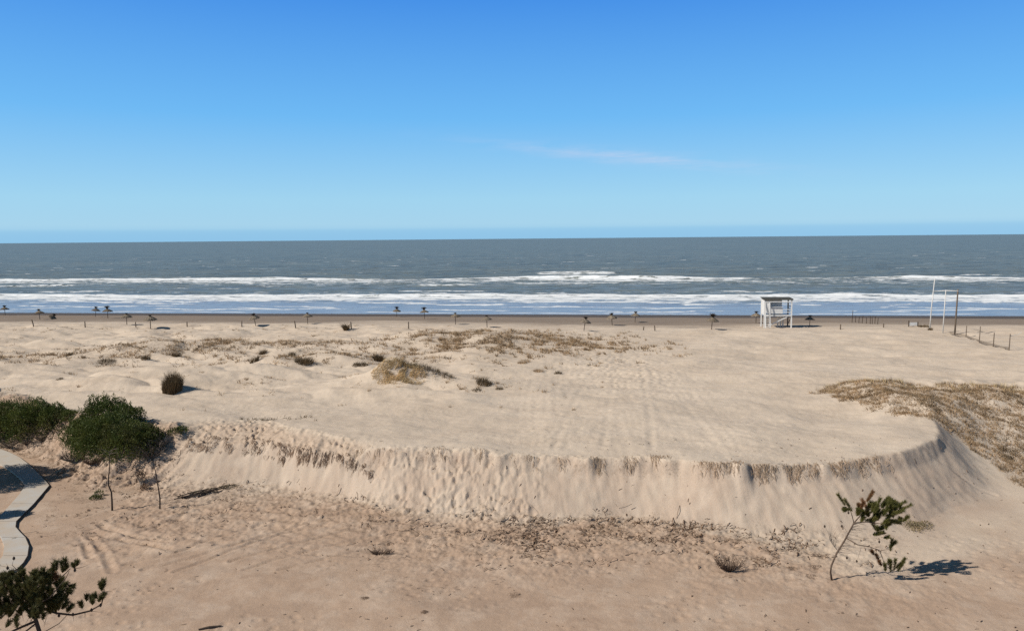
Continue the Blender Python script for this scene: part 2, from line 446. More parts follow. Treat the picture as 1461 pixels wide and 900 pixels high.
bp = nd(nt, 'ShaderNodeBump'); bp.inputs['Strength'].default_value = .6; bp.inputs['Distance'].default_value = .35
nt.links.new(math_(nt, 'ADD', noise(nt, tcs, .35, 6, .6), math_(nt, 'MULTIPLY', noise(nt, tcs, 1.6, 4, .6), .3)), bp.inputs['Height'])
nt.links.new(bp.outputs['Normal'], b.inputs['Normal'])

M_WHITEWOOD = simple_mat('white_painted_wood', (.74, .73, .70), (.60, .58, .54), 5, .6, .3, .1, (1, 1, .25))
M_PANELGREY = simple_mat('pale_grey_board', (.72, .72, .70), (.62, .62, .61), 4, .7)
M_ROOF = simple_mat('dark_roof', (.055, .055, .045), (.09, .085, .07), 5, .8)
M_GREYWOOD = simple_mat('weathered_wood', (.17, .13, .095), (.10, .075, .055), 5, .85, .2, .2, (1, 1, .2))
M_PALEWOOD = simple_mat('bleached_wood', (.62, .60, .56), (.48, .46, .42), 5, .8, .2, .1, (1, 1, .2))
M_THATCH = simple_mat('dry_thatch', (.14, .11, .08), (.33, .27, .20), tint=True, rough=.9, spec=.1)
M_TUFT = simple_mat('dark_thatch', (.035, .028, .024), (.085, .065, .05), tint=True, rough=.9, spec=.1)
M_BARK = simple_mat('pine_bark', (.15, .105, .075), (.075, .052, .038), 9, .9, .15, .4, (1, 1, .4))
M_DARKBARK = simple_mat('dark_bark', (.085, .062, .047), (.05, .036, .028), 9, .9, .15, .4, (1, 1, .4))
M_TWIG = simple_mat('dead_twigs', (.17, .115, .08), (.09, .06, .042), 7, .9, .15)
M_GREYTWIG = simple_mat('grey_twigs', (.23, .19, .155), (.12, .095, .075), 7, .9, .15)
M_NEEDLE = leaf_mat('pine_needles', (.07, .078, .02), (.17, .16, .048), .3)
M_BROWNNEEDLE = leaf_mat('dying_needles', (.15, .075, .035), (.23, .125, .06), .2)
M_DARKNEEDLE = leaf_mat('dark_pine_needles', (.045, .052, .017), (.125, .118, .042), .25)  # darker olive needle colour
M_LEAF = leaf_mat('shrub_leaves', (.036, .057, .012), (.108, .132, .031), .3, (.105, .085, .04))
M_GRASS = leaf_mat('dry_grass', (.44, .33, .18), (.68, .55, .33), .3)
M_GRASSBROWN = leaf_mat('brown_dune_grass', (.21, .14, .08), (.45, .335, .205), .28)
M_DARKGRASS = leaf_mat('dark_dune_grass', (.07, .05, .026), (.15, .105, .055), .2)
M_ROOTS = leaf_mat('exposed_roots', (.21, .15, .10), (.40, .30, .21), .05)
M_TWIGBITS = leaf_mat('creeper_leaves', (.12, .10, .05), (.30, .24, .14), .1)
M_LITTER = leaf_mat('dead_plant_litter', (.075, .045, .03), (.19, .125, .08), .05)
M_CONCRETE = simple_mat('path_concrete', (.45, .42, .375), (.45, .37, .285), 1.3, .9, .2, .1)

# ------------------------------------------------------------------ ground sheet
def in_poly(x, y, P):
    r = np.zeros(x.shape, bool)
    for (ax, ay), (bx, by) in zip(P, P[1:] + P[:1]):
        if ay == by: continue
        r ^= ((ay > y) != (by > y)) & (x < (bx - ax) * (y - ay) / (by - ay) + ax)
    return r
MOUND = [spot(*p) for p in [(1168, 561), (1200, 547), (1300, 548), (1461, 554), (1640, 558), (1640, 735), (1461, 694), (1432, 674), (1400, 652), (1370, 630), (1342, 606), (1292, 594), (1232, 578), (1205, 570)]]
def in_mound(x, y):
    jx = .9 * fbm(x / 1.4, y / 1.4, 130, 3); jy = .7 * fbm(x / 1.4, y / 1.4, 133, 3)
    m = (x > 15) & (x < 75) & (y > 35) & (y < 75); r = np.zeros(x.shape)
    r[m] = in_poly(x[m] + jx[m], y[m] + jy[m], MOUND)
    return r
def make_ground():
    ys = [-4000, -1200, -400, -120, -40, -10, 4, 12]
    y = 16.0
    while y < 172:
        ys.append(y); y += min(max(.0024 * y, .055), .27)
    while y < 236:
        ys.append(y); y += 3.0
    ys = np.array(ys)
    n = 1150
    u = np.linspace(-1, 1, n)
    ex = np.array([6, 16, 40, 100, 300, 900, 2500, 7000.])
    W = np.where(ys < 30, 30.0, .80 * ys + 6)
    core = u[None, :] * W[:, None]
    X = np.concatenate([-(W[:, None] + ex[::-1][None]), core, W[:, None] + ex[None]], 1)
    Y = np.repeat(ys[:, None], X.shape[1], 1)
    x = X.ravel(); y = Y.ravel()
    z = height(x, y)
    z = np.where(y < 12, .3, z)
    nr, nc = X.shape
    idx = np.arange(nr * nc).reshape(nr, nc)
    F = np.stack([idx[:-1, :-1], idx[:-1, 1:], idx[1:, 1:], idx[1:, :-1]], -1).reshape(-1, 4)
    t, lip, ft = cliff_t(x, y); s = shore_s(x, y)
    hill = sstep(27.6, 30.5, x)
    nz = fbm(x / 3, y / 3, 70, 4)
    rt = sstep(10, 17, x); bankm = sstep(-20, -24, x) * sstep(1.25, .95, t + .15 * nz)
    face = sstep(-.25 - .9 * sstep(-8, -11, x) - .5 * sstep(10, 14, x), .05, t + .2 * nz) * sstep(1.05, .92, t + .34 * sstep(-8.3, -10.5, x)) * (1 - hill) * sstep(-24, -19, x)
    low = np.maximum(.55 * sstep(-23.5, -20.5, x) * sstep(-8.3, -10.5, x) * sstep(.5, .6, t) * sstep(1.6, 1.1, t), sstep(.15 - .3 * rt, -.35 - 1.5 * rt, t + (.15 + .25 * rt) * nz) * .95 + .05 * sstep(1, .5, t)); low = np.maximum(low, bankm)
    root = (1 - sstep(-8.3, -10.5, x)) * sstep(.72, .88, t + .1 * nz) * sstep(1.08, .98, t) * (1 - hill) * sstep(-.5, .6, fbm(x / .9, y / .9, 71, 4) + .1)
    belt = sstep(-2.4, -.5, t) * sstep(.35, -.1, t) * sstep(-.25, .5, fbm(x / 2.2, y / 1.6, 72, 4)) * sstep(20, 12, x) * sstep(-31, -26, x)
    belt = np.maximum(belt, sstep(-1.3, -.35, t) * sstep(.2, -.1, t) * sstep(-3, 0, x) * sstep(13, 10, x) * sstep(-.3, .25, fbm(x / 1.2, y / .9, 73, 3)))
    bank = sstep(-20, -24, x) * sstep(-.4, .1, t) * sstep(1.3, 1.0, t) * .9
    mound = in_mound(x, y) * (.5 + .5 * sstep(-.3, .4, fbm(x / 1.5, y / 1.5, 74, 3)))
    sc = .6 * gauss(x, y, -2, 93, 9, 8, .2) + .7 * gauss(x, y, -39, 88, 11, 4, .25) + .35 * gauss(x, y, -9, 66.5, 4, 2)
    sc = sc + .3 * sstep(.35, .75, fbm(x / 5, y / 3, 75, 4)) * sstep(58, 70, s) * sstep(120, 105, s) * sstep(-2, -10, x)
    litter = np.clip(root * .6 + belt * .95 + bank + mound * .8 + sc, 0, 1)
    for pl, w, d in RUTS:
        a0 = np.array(pl)
        if a0[:, 1].max() > 50: continue
        m = (x > a0[:, 0].min() - 1) & (x < a0[:, 0].max() + 1) & (y > a0[:, 1].min() - 1) & (y < a0[:, 1].max() + 1)
        q = np.exp(-(line_dist(x[m], y[m], pl) / (1.1 * w)) ** 2) * sstep(-.4, .3, gnoise(x[m] / .8, y[m] / .8, 170))
        litter[m] = np.maximum(litter[m], .75 * q)  # dark brown speckle follows the lower ruts
    rough = sstep(-28, -22, x) * sstep(1, -5, x) * sstep(-3.4, -2.2, t) * sstep(.1, -.3, t) * sstep(-.2, .5, fbm(x / 1.1 - y / 1.6, y / .7 + x / 3, 171, 4))
    wl = sstep(-23.5, -20.5, x) * sstep(-8.3, -10.5, x)
    upper = wl * sstep(.50, .62, t) * sstep(1.7, 1.1, t) * sstep(-.4, .5, fbm(x / .8, y / .6, 172, 3))
    litter = np.clip(np.maximum(litter, np.maximum(.6 * rough, .6 * upper)), 0, 1)
    ns = 2.0 * gnoise(x / 40, y * 0, 76) + 1.2 * gnoise(x / 9, y / 5, 77)
    moist = sstep(117, 131, s + 3 * ns + 4 * gnoise(x / 25, s / 4, 78)) * .85
    wet = sstep(148.5, 152, s + ns)
    m = dict(low=low, face=face, litter=litter, moist=moist, wet=wet)
    g = np_mesh('ground', np.stack([x, y, z], 1), F, M_SAND, smooth=True, attrs=m)
    tag(g, kind='structure')
    return g
make_ground()

# ------------------------------------------------------------------ sea sheet
def make_sea():
    ss = list(np.arange(150, 200, .45)) + list(np.arange(200, 345, .5))
    s = 345.0; d = .6
    while s < 90000:
        ss.append(s); s += d; d *= 1.012 if s < 1200 else 1.12
    ss = np.array(ss)
    u = np.linspace(-1, 1, 1250); ex = np.array([10, 60, 300, 1500, 8000, 40000.])
    W = np.minimum(.80 * ss + 6, 90000)
    X = np.concatenate([-(W[:, None] + ex[::-1][None]), u[None] * W[:, None], W[:, None] + ex[None]], 1)
    S = np.repeat(ss[:, None], X.shape[1], 1)
    x = X.ravel(); s = S.ravel(); y = s - .125 * np.clip(x, -300, 300)
    near = sstep(1500, 500, s)
    w1 = s + 5 * gnoise(x / 60, s / 200, 80) + 2.0 * gnoise(x / 14, s / 40, 81)      # wandering wave crests
    # two breaker lines
    def wave(c, hgt, front, back):
        q = w1 - c
        return hgt * np.where(q < 0, np.exp(-(q / front) ** 2), np.exp(-(q / back) ** 2))
    z = near * sstep(163, 190, s) * (.16 * gnoise(x / 9, s / 3.2, 82) + .22 * gnoise(x / 26, s / 8, 83) + .07 * gnoise(x / 3, s / 1.3, 84))
    a1 = .55 + .35 * gnoise(x / 45, s * 0, 85)
    z = z + wave(212, 1, 1.6, 5) * np.clip(a1, .15, 1.2)
    a2 = sstep(-.35, .4, gnoise(x / 70, s * 0 + 3, 86)) * .8 + .15
    z = z + wave(304, 1, 2, 7) * a2 * 1.25 + wave(262, 1, 2, 6) * .5 * sstep(0, .5, gnoise(x / 50, s * 0 + 9, 87)) + wave(350, 1, 3, 9) * .9 * sstep(.1, .6, gnoise(x / 60, s * 0 + 5, 88))
    z = z + sstep(1, 0, np.abs(s - 168) / 9) * .05
    z = np.where(s > 163, z, np.minimum(z, .03))
    st = fbm(x / 9, s / 1.6, 90, 5, .6)          # long streaks
    st2 = fbm(x / 3.2, s / 1.1, 91, 4, .6)
    big = gnoise(x / 38, s / 14, 92)
    # inner breaker: solid crest, streaked apron to landward
    q = w1 - 212
    f1 = sstep(1.8, -.5, q) * sstep(-22, -9, q + 4 * big) * (.78 + .45 * st)
    f1 = np.maximum(f1, sstep(1.6, .2, np.abs(q + .6)) * (.75 + .5 * st2))
    f1 = np.maximum(f1, .66 * sstep(-36, -14, q) * sstep(0, -8, q) * sstep(-.15, .4, st)); f1 = np.maximum(f1, .6 * sstep(34, 12, q) * sstep(0, 5, q) * sstep(.15, .6, st))
    # outer breaker: patchy
    q = w1 - 304
    p2 = (.55 + .45 * sstep(-.5, .1, gnoise(x / 75, s * 0 + 3, 86) + .35 * gnoise(x / 18, s / 30, 93)))
    f2 = p2 * (sstep(2.2, 0, q) * sstep(-36, -10, q + 9 * big) * (.66 + .6 * st) + .25 * sstep(3, .5, np.abs(q + .5)))
    f2 = np.maximum(f2, .72 * sstep(-64, -26, q) * sstep(0, -18, q) * sstep(.0, .55, st + .25 * big))
    q3 = w1 - 350
    f3 = sstep(.12, .5, gnoise(x / 60, s * 0 + 5, 88)) * sstep(2.5, 0, q3) * sstep(-16, -4, q3) * (.6 + .6 * st)
    q4 = w1 - 262
    f4 = sstep(.1, .45, gnoise(x / 50, s * 0 + 9, 87)) * sstep(2, 0, q4) * sstep(-7, -1, q4) * (.55 + .6 * st2)
    for c0, sd0, th, wd, am in ((232, 151, .05, 7, .72), (248, 152, .2, 5, .62), (279, 153, .0, 9, .70), (327, 154, .15, 8, .68), (372, 155, .35, 6, .7), (196, 156, -.2, 5, .8), (187, 157, -.15, 3.5, .8), (179, 158, -.1, 3, .75), (171, 159, -.2, 2.4, .75)):
        qq = s + 6 * gnoise(x / 50, s / 150, sd0) + 2.2 * gnoise(x / 9, s / 20, sd0 + 20) - c0
        f4 = np.maximum(f4, am * sstep(th, th + .3, gnoise(x / 42, s * 0 + sd0, sd0) + .3 * gnoise(x / 11, s / 9, sd0 + 40)) * sstep(1.5, 0, qq) * sstep(-wd, -.3 * wd, qq) * (.95 + .6 * st2))
    # scattered whitecaps and swash lines
    wc = .8 * sstep(.62, .85, gnoise(x / 16, s / 5, 94) + .22 * st) * sstep(330, 370, s) * sstep(1100, 600, s) + .35 * sstep(.55, .9, st) * sstep(185, 230, s) * sstep(400, 330, s)
    e = s - 163 - 1.6 * gnoise(x / 22, s * 0, 95) - .6 * gnoise(x / 6, s * 0, 96)
    sw = .75 * sstep(1.0, .2, np.abs(e - 1.0)) * sstep(-.3, .3, gnoise(x / 30, s * 0, 97) + .2)
    e2 = s - 176 - 5 * gnoise(x / 35, s * 0, 98) - gnoise(x / 8, s * 0, 99)
    sw2 = .8 * sstep(1.5, .3, np.abs(e2)) * sstep(.0, .35, gnoise(x / 26, s * 0 + 7, 100))
    foam = np.clip(np.maximum.reduce([f1, f2, f3, f4, wc, sw, sw2]), 0, 1.05)
    foam = foam * sstep(160.5, 162.5, s)
    shallow = sstep(226, 176, s + 10 * big) * .95 + .35 * sstep(340, 230, s) * sstep(-.1, .5, st)
    idx = np.arange(X.size).reshape(X.shape)
    F = np.stack([idx[:-1, :-1], idx[:-1, 1:], idx[1:, 1:], idx[1:, :-1]], -1).reshape(-1, 4)
    o = np_mesh('sea', np.stack([x, y, z], 1), F, M_SEA, smooth=True, attrs=dict(foam=foam, shallow=np.clip(shallow, 0, 1)))
    tag(o, kind='structure')
make_sea()

# ------------------------------------------------------------------ sky and sun
SUN_EL = math.radians(40)
TO_SUN = Vector((-.94 * math.cos(SUN_EL), -.33 * math.cos(SUN_EL), math.sin(SUN_EL))).normalized()
sd = bpy.data.lights.new('sun', 'SUN'); sd.energy = 5.0; sd.angle = math.radians(.5); sd.color = (1, .95, .875)
so = bpy.data.objects.new('sun', sd); COL.objects.link(so)
so.rotation_euler = TO_SUN.to_track_quat('Z', 'Y').to_euler()
w = bpy.data.worlds.new('World'); scene.world = w; w.use_nodes = True
nt = w.node_tree; bg = nt.nodes['Background']; bg.inputs['Strength'].default_value = .1
sky = nd(nt, 'ShaderNodeTexSky', sky_type='NISHITA'); sky.sun_disc = False
sky.sun_elevation = SUN_EL; sky.sun_rotation = math.atan2(TO_SUN.x, TO_SUN.y)
sky.air_density = 1.0; sky.dust_density = .15; sky.ozone_density = 2.5; sky.altitude = 0
skyc = sky.outputs['Color']
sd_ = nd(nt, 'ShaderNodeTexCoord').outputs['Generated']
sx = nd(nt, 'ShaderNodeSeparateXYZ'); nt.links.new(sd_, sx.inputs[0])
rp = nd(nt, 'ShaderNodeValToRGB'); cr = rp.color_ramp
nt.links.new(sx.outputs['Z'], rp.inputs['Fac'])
for i, (p, c_) in enumerate([(0, (.22, .50, .77)), (.011, (.235, .515, .775)), (.017, (.335, .60, .80)), (.05, (.315, .605, .82)), (.15, (.138, .455, .86)), (.285, (.050, .265, .77)), (.38, (.03, .095, .235)), (.6, (.017, .042, .082)), (1, (.012, .027, .045))]):  # upper ramp stops darkened to cut blue skylight in the shadows
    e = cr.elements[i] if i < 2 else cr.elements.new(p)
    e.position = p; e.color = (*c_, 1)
# thin cloud wisp low on the right of the middle
az = math_(nt, 'ARCTAN2', sx.outputs['X'], sx.outputs['Y'])
def bell(v, c0, wd):
    q = math_(nt, 'DIVIDE', math_(nt, 'SUBTRACT', v, c0), wd)
    return math_(nt, 'POWER', math.e, math_(nt, 'MULTIPLY', math_(nt, 'MULTIPLY', q, q), -1.0))
tilt = math_(nt, 'ADD', sx.outputs['Z'], math_(nt, 'MULTIPLY', az, .11))
mpw = nd(nt, 'ShaderNodeMapping'); mpw.inputs['Scale'].default_value = (9, 9, 70); nt.links.new(sd_, mpw.inputs['Vector'])
cl = math_(nt, 'MULTIPLY', math_(nt, 'MULTIPLY', bell(az, .145, .15), bell(tilt, .117, .0085)), ramp(nt, noise(nt, mpw.outputs['Vector'], 1.6, 6, .6), .35, .75))
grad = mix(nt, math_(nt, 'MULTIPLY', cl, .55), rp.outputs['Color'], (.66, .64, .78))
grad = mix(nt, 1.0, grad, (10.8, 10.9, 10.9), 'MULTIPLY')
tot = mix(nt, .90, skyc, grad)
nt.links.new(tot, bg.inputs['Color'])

# ------------------------------------------------------------------ grasses and litter (uncountable)
def clumps(cx, cy, per, rad, h, mat_name, seed, lean=.5, width=.03, wind=0.6, hj=.45):
    rng = np.random.default_rng(seed)
    n = len(cx)
    k = rng.integers(max(3, per // 2), per * 3 // 2, n)
    ci = np.repeat(np.arange(n), k); m = len(ci)
    a = rng.uniform(0, 2 * math.pi, m); r = rad * np.sqrt(rng.uniform(0, 1, m)) * rng.uniform(.5, 1.5, n)[ci]
    x = cx[ci] + r * np.cos(a); y = cy[ci] + r * np.sin(a)
    z = height(x, y) - .02
    hh = h * rng.uniform(1 - hj, 1 + hj, n)[ci] * rng.uniform(.6, 1.1, m)
    ld = a * .6 + (1 - .6) * wind + rng.normal(0, .5, m)
    V, F, T = blades(np.stack([x, y, z], 1), hh, ld, np.clip(rng.normal(lean, .2, m), .05, 1.3), width * rng.uniform(.7, 1.4, m), rng)
    return V, F, T

def field(name, pts, per, rad, h, mat, seed, **kw):
    V, F, T = clumps(pts[0], pts[1], per, rad, h, '', seed, **kw)
    o = np_mesh(name, V, F, mat, attrs=dict(tint=T)); tag(o, kind='stuff'); return o

def sample(seed, n, x0, x1, y0, y1, dens):
    rng = np.random.default_rng(seed); x = rng.uniform(x0, x1, n); y = rng.uniform(y0, y1, n)
    keep = rng.uniform(0, 1, n) < dens(x, y); return x[keep], y[keep]

def d_mound(x, y):
    return in_mound(x, y) * (.25 + .75 * sstep(-.5, .15, fbm(x / 1.6, y / 1.4, 101, 3)))
P = sample(1, 24000, 22, 52, 40, 70, d_mound)
field('mound_grass', P, 10, .24, .24, M_GRASSBROWN, 2, lean=.7, width=.034)
P = sample(3, 2800, 22, 52, 40, 70, lambda x, y: d_mound(x, y) * sstep(.05, .5, fbm(x / 3.5, y / 3, 102, 3)))
field('mound_grass_tussocks', P, 14, .26, .34, M_DARKGRASS, 4, lean=.6, width=.032)
P = sample(5, 900, 24, 56, 58, 68, lambda x, y: in_mound(x, y) * in_mound(x, y - 3.0) * (1 - in_mound(x, y + 2.2)))
field('mound_crest_grass', P, 9, .25, .42, M_GRASS, 6, lean=.4, width=.03)

def d_mid(x, y):
    g = gauss(x, y, -2.5, 93, 10.5, 9, .2) + .35 * gauss(x, y, 8, 90, 9, 6)
    return np.clip(g * 1.3, 0, 1) * sstep(-.35, .3, fbm(x / 3, y / 2.4, 103, 3))
P = sample(7, 9000, -20, 22, 76, 108, d_mid)
field('middle_dune_grass', P, 12, .36, .42, M_GRASSBROWN, 8, lean=.7, width=.06)
def d_left(x, y):
    g = gauss(x, y, -40, 88, 11, 4.5, .3) + .8 * gauss(x, y, -22, 80, 8, 2.6, .1) + .7 * gauss(x, y, -55, 83, 9, 2) + .6 * gauss(x, y, -27, 92, 8, 3)
    return np.clip(g * 1.2, 0, 1) * sstep(-.35, .35, fbm(x / 3, y / 2.0, 104, 3))
P = sample(9, 10500, -75, -10, 74, 102, d_left)
field('left_dune_grass', P, 11, .36, .40, M_GRASSBROWN, 10, lean=.75, width=.06)
def d_scat(x, y):
    s = shore_s(x, y)
    return .9 * sstep(.34, .8, fbm(x / 4, y / 2.6, 105, 4)) * sstep(57, 66, s) * sstep(122, 112, s) * sstep(1, -6, x - .1 * (y - 60)) + .01
P = sample(11, 15000, -95, 10, 55, 118, d_scat)
field('sparse_dune_grass', P, 8, .26, .26, M_GRASSBROWN, 12, lean=.85, width=.05)
P = sample(13, 1500, -12, 8, 58, 76, lambda x, y: np.clip(1.0 * gauss(x, y, -4.5, 65.6, 5.5, 1.7, -.2), 0, 1) * sstep(-.2, .4, fbm(x / 1.6, y / 1.3, 106, 3)))
field('hummock_flank_grass', P, 11, .22, .32, M_GRASSBROWN, 14, lean=.8, width=.035)
P = sample(15, 420, -21, -14, 53, 57, lambda x, y: gauss(x, y, -17.6, 54.2, 2.6, .9) * sstep(-.2, .3, fbm(x / .9, y / .9, 107, 2)))
field('bank_top_grass', P, 9, .16, .28, M_DARKGRASS, 16, lean=.7, width=.03)

def strands(name, n, x0, x1, t0, t1, dens, L, mat, seed, width=.022, steep=1.0):
    rng = np.random.default_rng(seed)
    x = rng.uniform(x0, x1, n); t = rng.uniform(t0, t1, n)
    lip = smooth_interp(x, LIPX, LIPY); ft = smooth_interp(x, FTX, FTY)
    y = ft + (lip - ft) * t
    k = rng.uniform(0, 1, n) < dens(x, t); x, y = x[k], y[k]; n = len(x)
    l = L * rng.uniform(.4, 1.4, n)
    z0 = height(x, y) + .03
    x1_ = x + rng.normal(0, .22, n) * l - np.where(x < -8, .25, 0) * l; y1 = y - l * .75
    z1 = height(x1_, y1) + rng.uniform(.0, .10, n)
    xm = (x + x1_) / 2 + rng.normal(0, .05, n); ym = (y + y1) / 2; zm = (z0 + z1) / 2 + rng.uniform(.02, .14, n)
    w = width * rng.uniform(.6, 1.5, n) / 2
    pts = [np.stack(q, 1) for q in ((x - w, y, z0), (x + w, y, z0), (xm - w, ym, zm), (xm + w, ym, zm), (x1_ - w * .4, y1, z1), (x1_ + w * .4, y1, z1))]
    V = np.stack(pts, 1).reshape(-1, 3); i = np.arange(n) * 6
    F = np.concatenate([np.stack([i, i + 1, i + 3, i + 2], 1), np.stack([i + 2, i + 3, i + 5, i + 4], 1)])
    o = np_mesh(name, V, F, mat, attrs=dict(tint=np.repeat(rng.uniform(0, 1, n), 6))); tag(o, kind='stuff')
rootm = lambda x, t: sstep(-.35, .3, fbm(x / 2.6, 0 * x, 71, 3) + .15) * sstep(24, 21, x) * sstep(-25, -21, x)
strands('root_fringe', 6000, -10, 22, .84, 1.04, lambda x, t: np.maximum(.75 * sstep(10.5, 12, x) * sstep(20, 18.5, x) * sstep(.80, .9, t + .25 * gnoise(x / .5, 0 * x, 145)), .8 * rootm(x, t)) * (1 - .65 * sstep(-9.5, -8, x) * sstep(4, 2, x)) * sstep(.82, 1.0, t + .3 * gnoise(x / .9, 0 * x, 141)) * np.maximum(sstep(-.55, .6, gnoise(x / 1.3, 0 * x, 143)), sstep(10.5, 12, x) * .9), .30, M_ROOTS, 21, .022)
strands('root_tangle', 2600, -22, -8.5, .52, .80, lambda x, t: .75 * sstep(-.5, .7, fbm(x / .6, t * 6, 72, 3)), .24, M_LITTER, 22, .03)

def scatter_bits(name, pts, L, mat, seed, lift=.05, width=.018):
    rng = np.random.default_rng(seed); x, y = pts; n = len(x)
    a = rng.normal(.25, .9, n); l = L * rng.uniform(.3, 1.5, n)
    dx = np.cos(a) * l / 2; dy = np.sin(a) * l / 2; w = width * rng.uniform(.6, 1.6, n) / 2
    nx = -np.sin(a) * w; ny = np.cos(a) * w
    za = height(x - dx, y - dy) + .008; zb = height(x + dx, y + dy) + .008; zm = (za + zb) / 2 + lift * rng.uniform(.2, 1.6, n)
    pts = []
    for px, py, pz in ((x - dx, y - dy, za), (x, y, zm), (x + dx, y + dy, zb)):
        pts.append(np.stack([px - nx, py - ny, pz + w * .8], 1)); pts.append(np.stack([px + nx, py + ny, pz], 1))
    V = np.stack(pts, 1).reshape(-1, 3); i = np.arange(n) * 6
    F = np.concatenate([np.stack([i, i + 1, i + 3, i + 2], 1), np.stack([i + 2, i + 3, i + 5, i + 4], 1)])
    o = np_mesh(name, V, F, mat, attrs=dict(tint=np.repeat(rng.uniform(0, 1, n), 6))); tag(o, kind='stuff')
def d_belt(x, y):
    t, lip, ft = cliff_t(x, y)
    a = sstep(-1.35, -.3, t) * sstep(.12, -.05, t) * sstep(-2, 0, x) * sstep(14, 9, x) * sstep(-.3, .35, fbm(x / 1.2, y / .8, 73, 3))
    b_ = (.7 - .35 * sstep(0, -4, x)) * sstep(-2.8, -.6, t) * sstep(.3, -.1, t) * sstep(-.1, .6, fbm(x / 2.2, y / 1.3, 72, 4)) * sstep(-28, -24, x) * sstep(20, 14, x)
    c_ = .5 * sstep(-20, -24, x) * sstep(-.6, .1, t) * sstep(1.2, .9, t) * sstep(-.1, .4, fbm(x / .8, y / .8, 142, 3))
    return np.clip(a + b_ + c_, 0, 1)
scatter_bits('dead_creeper_litter', sample(23, 60000, -40, 20, 35, 58, d_belt), .20, M_LITTER, 24, .06, .03)
scatter_bits('dead_creeper_stems', sample(25, 11000, -40, 20, 35, 58, d_belt), .55, M_LITTER, 26, .10, .03)
scatter_bits('scattered_straw', sample(27, 4200, -30, 32, 28, 48, lambda x, y: .10 + .6 * sstep(.1, .8, fbm(x / 3, y / 2, 108, 3))), .15, M_LITTER, 28, .03, .028)

# ------------------------------------------------------------------ plants that can be told apart
def tuft(name, px, py, rad, h, mat, label, cat='grass tuft', n=160, lean=.5, wind=.4, width=.035, group='grass tufts on the dunes', dz=0.0, seed=None):
    c = ground_at(px, py); rng = np.random.default_rng(seed or int(px * 31 + py))
    a = rng.uniform(0, 2 * math.pi, n); r = rad * np.sqrt(rng.uniform(0, 1, n))
    x = c.x + r * np.cos(a); y = c.y + r * np.sin(a); z = height(x, y) - .03
    base = np.stack([x - c.x, y - c.y, z - c.z], 1)
    ld = np.where(rng.uniform(0, 1, n) < .45, wind + rng.normal(0, .3, n), a)
    hh = h * rng.uniform(.5, 1.1, n) * (1 - .45 * (r / rad) ** 2)
    V, F, T = blades(base, hh, ld, np.clip(rng.normal(lean, .18, n), .05, 1.2), width * rng.uniform(.7, 1.3, n), rng, 3)
    o = np_mesh(name, V, F, mat, attrs=dict(tint=T)); o.location = c
    tag(o, label, cat, group); return o

tuft('reed_clump', 246, 556, .80, 1.75, M_DARKGRASS, 'dark upright reed clump standing alone on pale sand behind the green shrubs', 'reed clump', 1500, .14, .5, .045, None)
tuft('reed_clump', 541, 515, .55, 1.15, M_DARKGRASS, 'dark reed clump leaning left on the crest of the golden grassy hummock', 'reed clump', 520, .55, math.pi * .95, .04, None)
tuft('reed_clump', 494, 470, .40, 1.35, M_DARKGRASS, 'dark leaning reed clump beside a post in the distant beach fence line', 'reed clump', 320, .75, math.pi * .95, .06, None)
# golden hummock
def hummock():
    rng = np.random.default_rng(77); n = 5200
    u = rng.normal(0, 1, n); v = rng.normal(0, 1, n); ca, sa = math.cos(-.15), math.sin(-.15)
    x = -10.0 + (u * 1.35) * ca - (v * .75) * sa; y = 66.6 + (u * 1.35) * sa + (v * .75) * ca
    k = ((u * u + v * v) < 3.4) & (fbm(x / .9, y / .7, 160, 3) > -.25); x, y = x[k], y[k]; n = len(x)
    c = Vector((-10.0, 66.6, gz(-10, 66.6)))
    base = np.stack([x - c.x, y - c.y, height(x, y) - .03 - c.z], 1)
    V, F, T = blades(base, .42 * rng.uniform(.5, 1.2, n), rng.normal(-.5, .8, n), np.clip(rng.normal(.7, .2, n), .1, 1.2), .03 * rng.uniform(.7, 1.3, n), rng, 2)
    o = np_mesh('grass_hummock', V, F, M_GRASS, attrs=dict(tint=T)); o.location = c
    tag(o, 'golden dry grass covering the steep hummock in the middle of the dunes', 'grass clump')
hummock()
def ridge_grass():
    rng = np.random.default_rng(78); n = 650
    k = rng.uniform(0, 1, n); x = -10.2 + 5.0 * k + rng.normal(0, .2, n); y = 67.4 - .4 * k + rng.normal(0, .35, n)
    c = Vector((-8, 67.3, gz(-8, 67.3)))
    base = np.stack([x - c.x, y - c.y, height(x, y) - .03 - c.z], 1)
    V, F, T = blades(base, (.6 - .25 * k) * rng.uniform(.6, 1.1, n), rng.normal(.3, .5, n), np.clip(rng.normal(.6, .2, n), .1, 1.2), .035 * rng.uniform(.7, 1.3, n), rng, 2)
    o = np_mesh('ridge_grass', V, F, M_DARKGRASS, attrs=dict(tint=T)); o.location = c
    tag(o, 'dark grass strip running right along the ridge of the golden hummock', 'grass clump')
ridge_grass()
D, G = M_DARKGRASS, M_GRASSBROWN
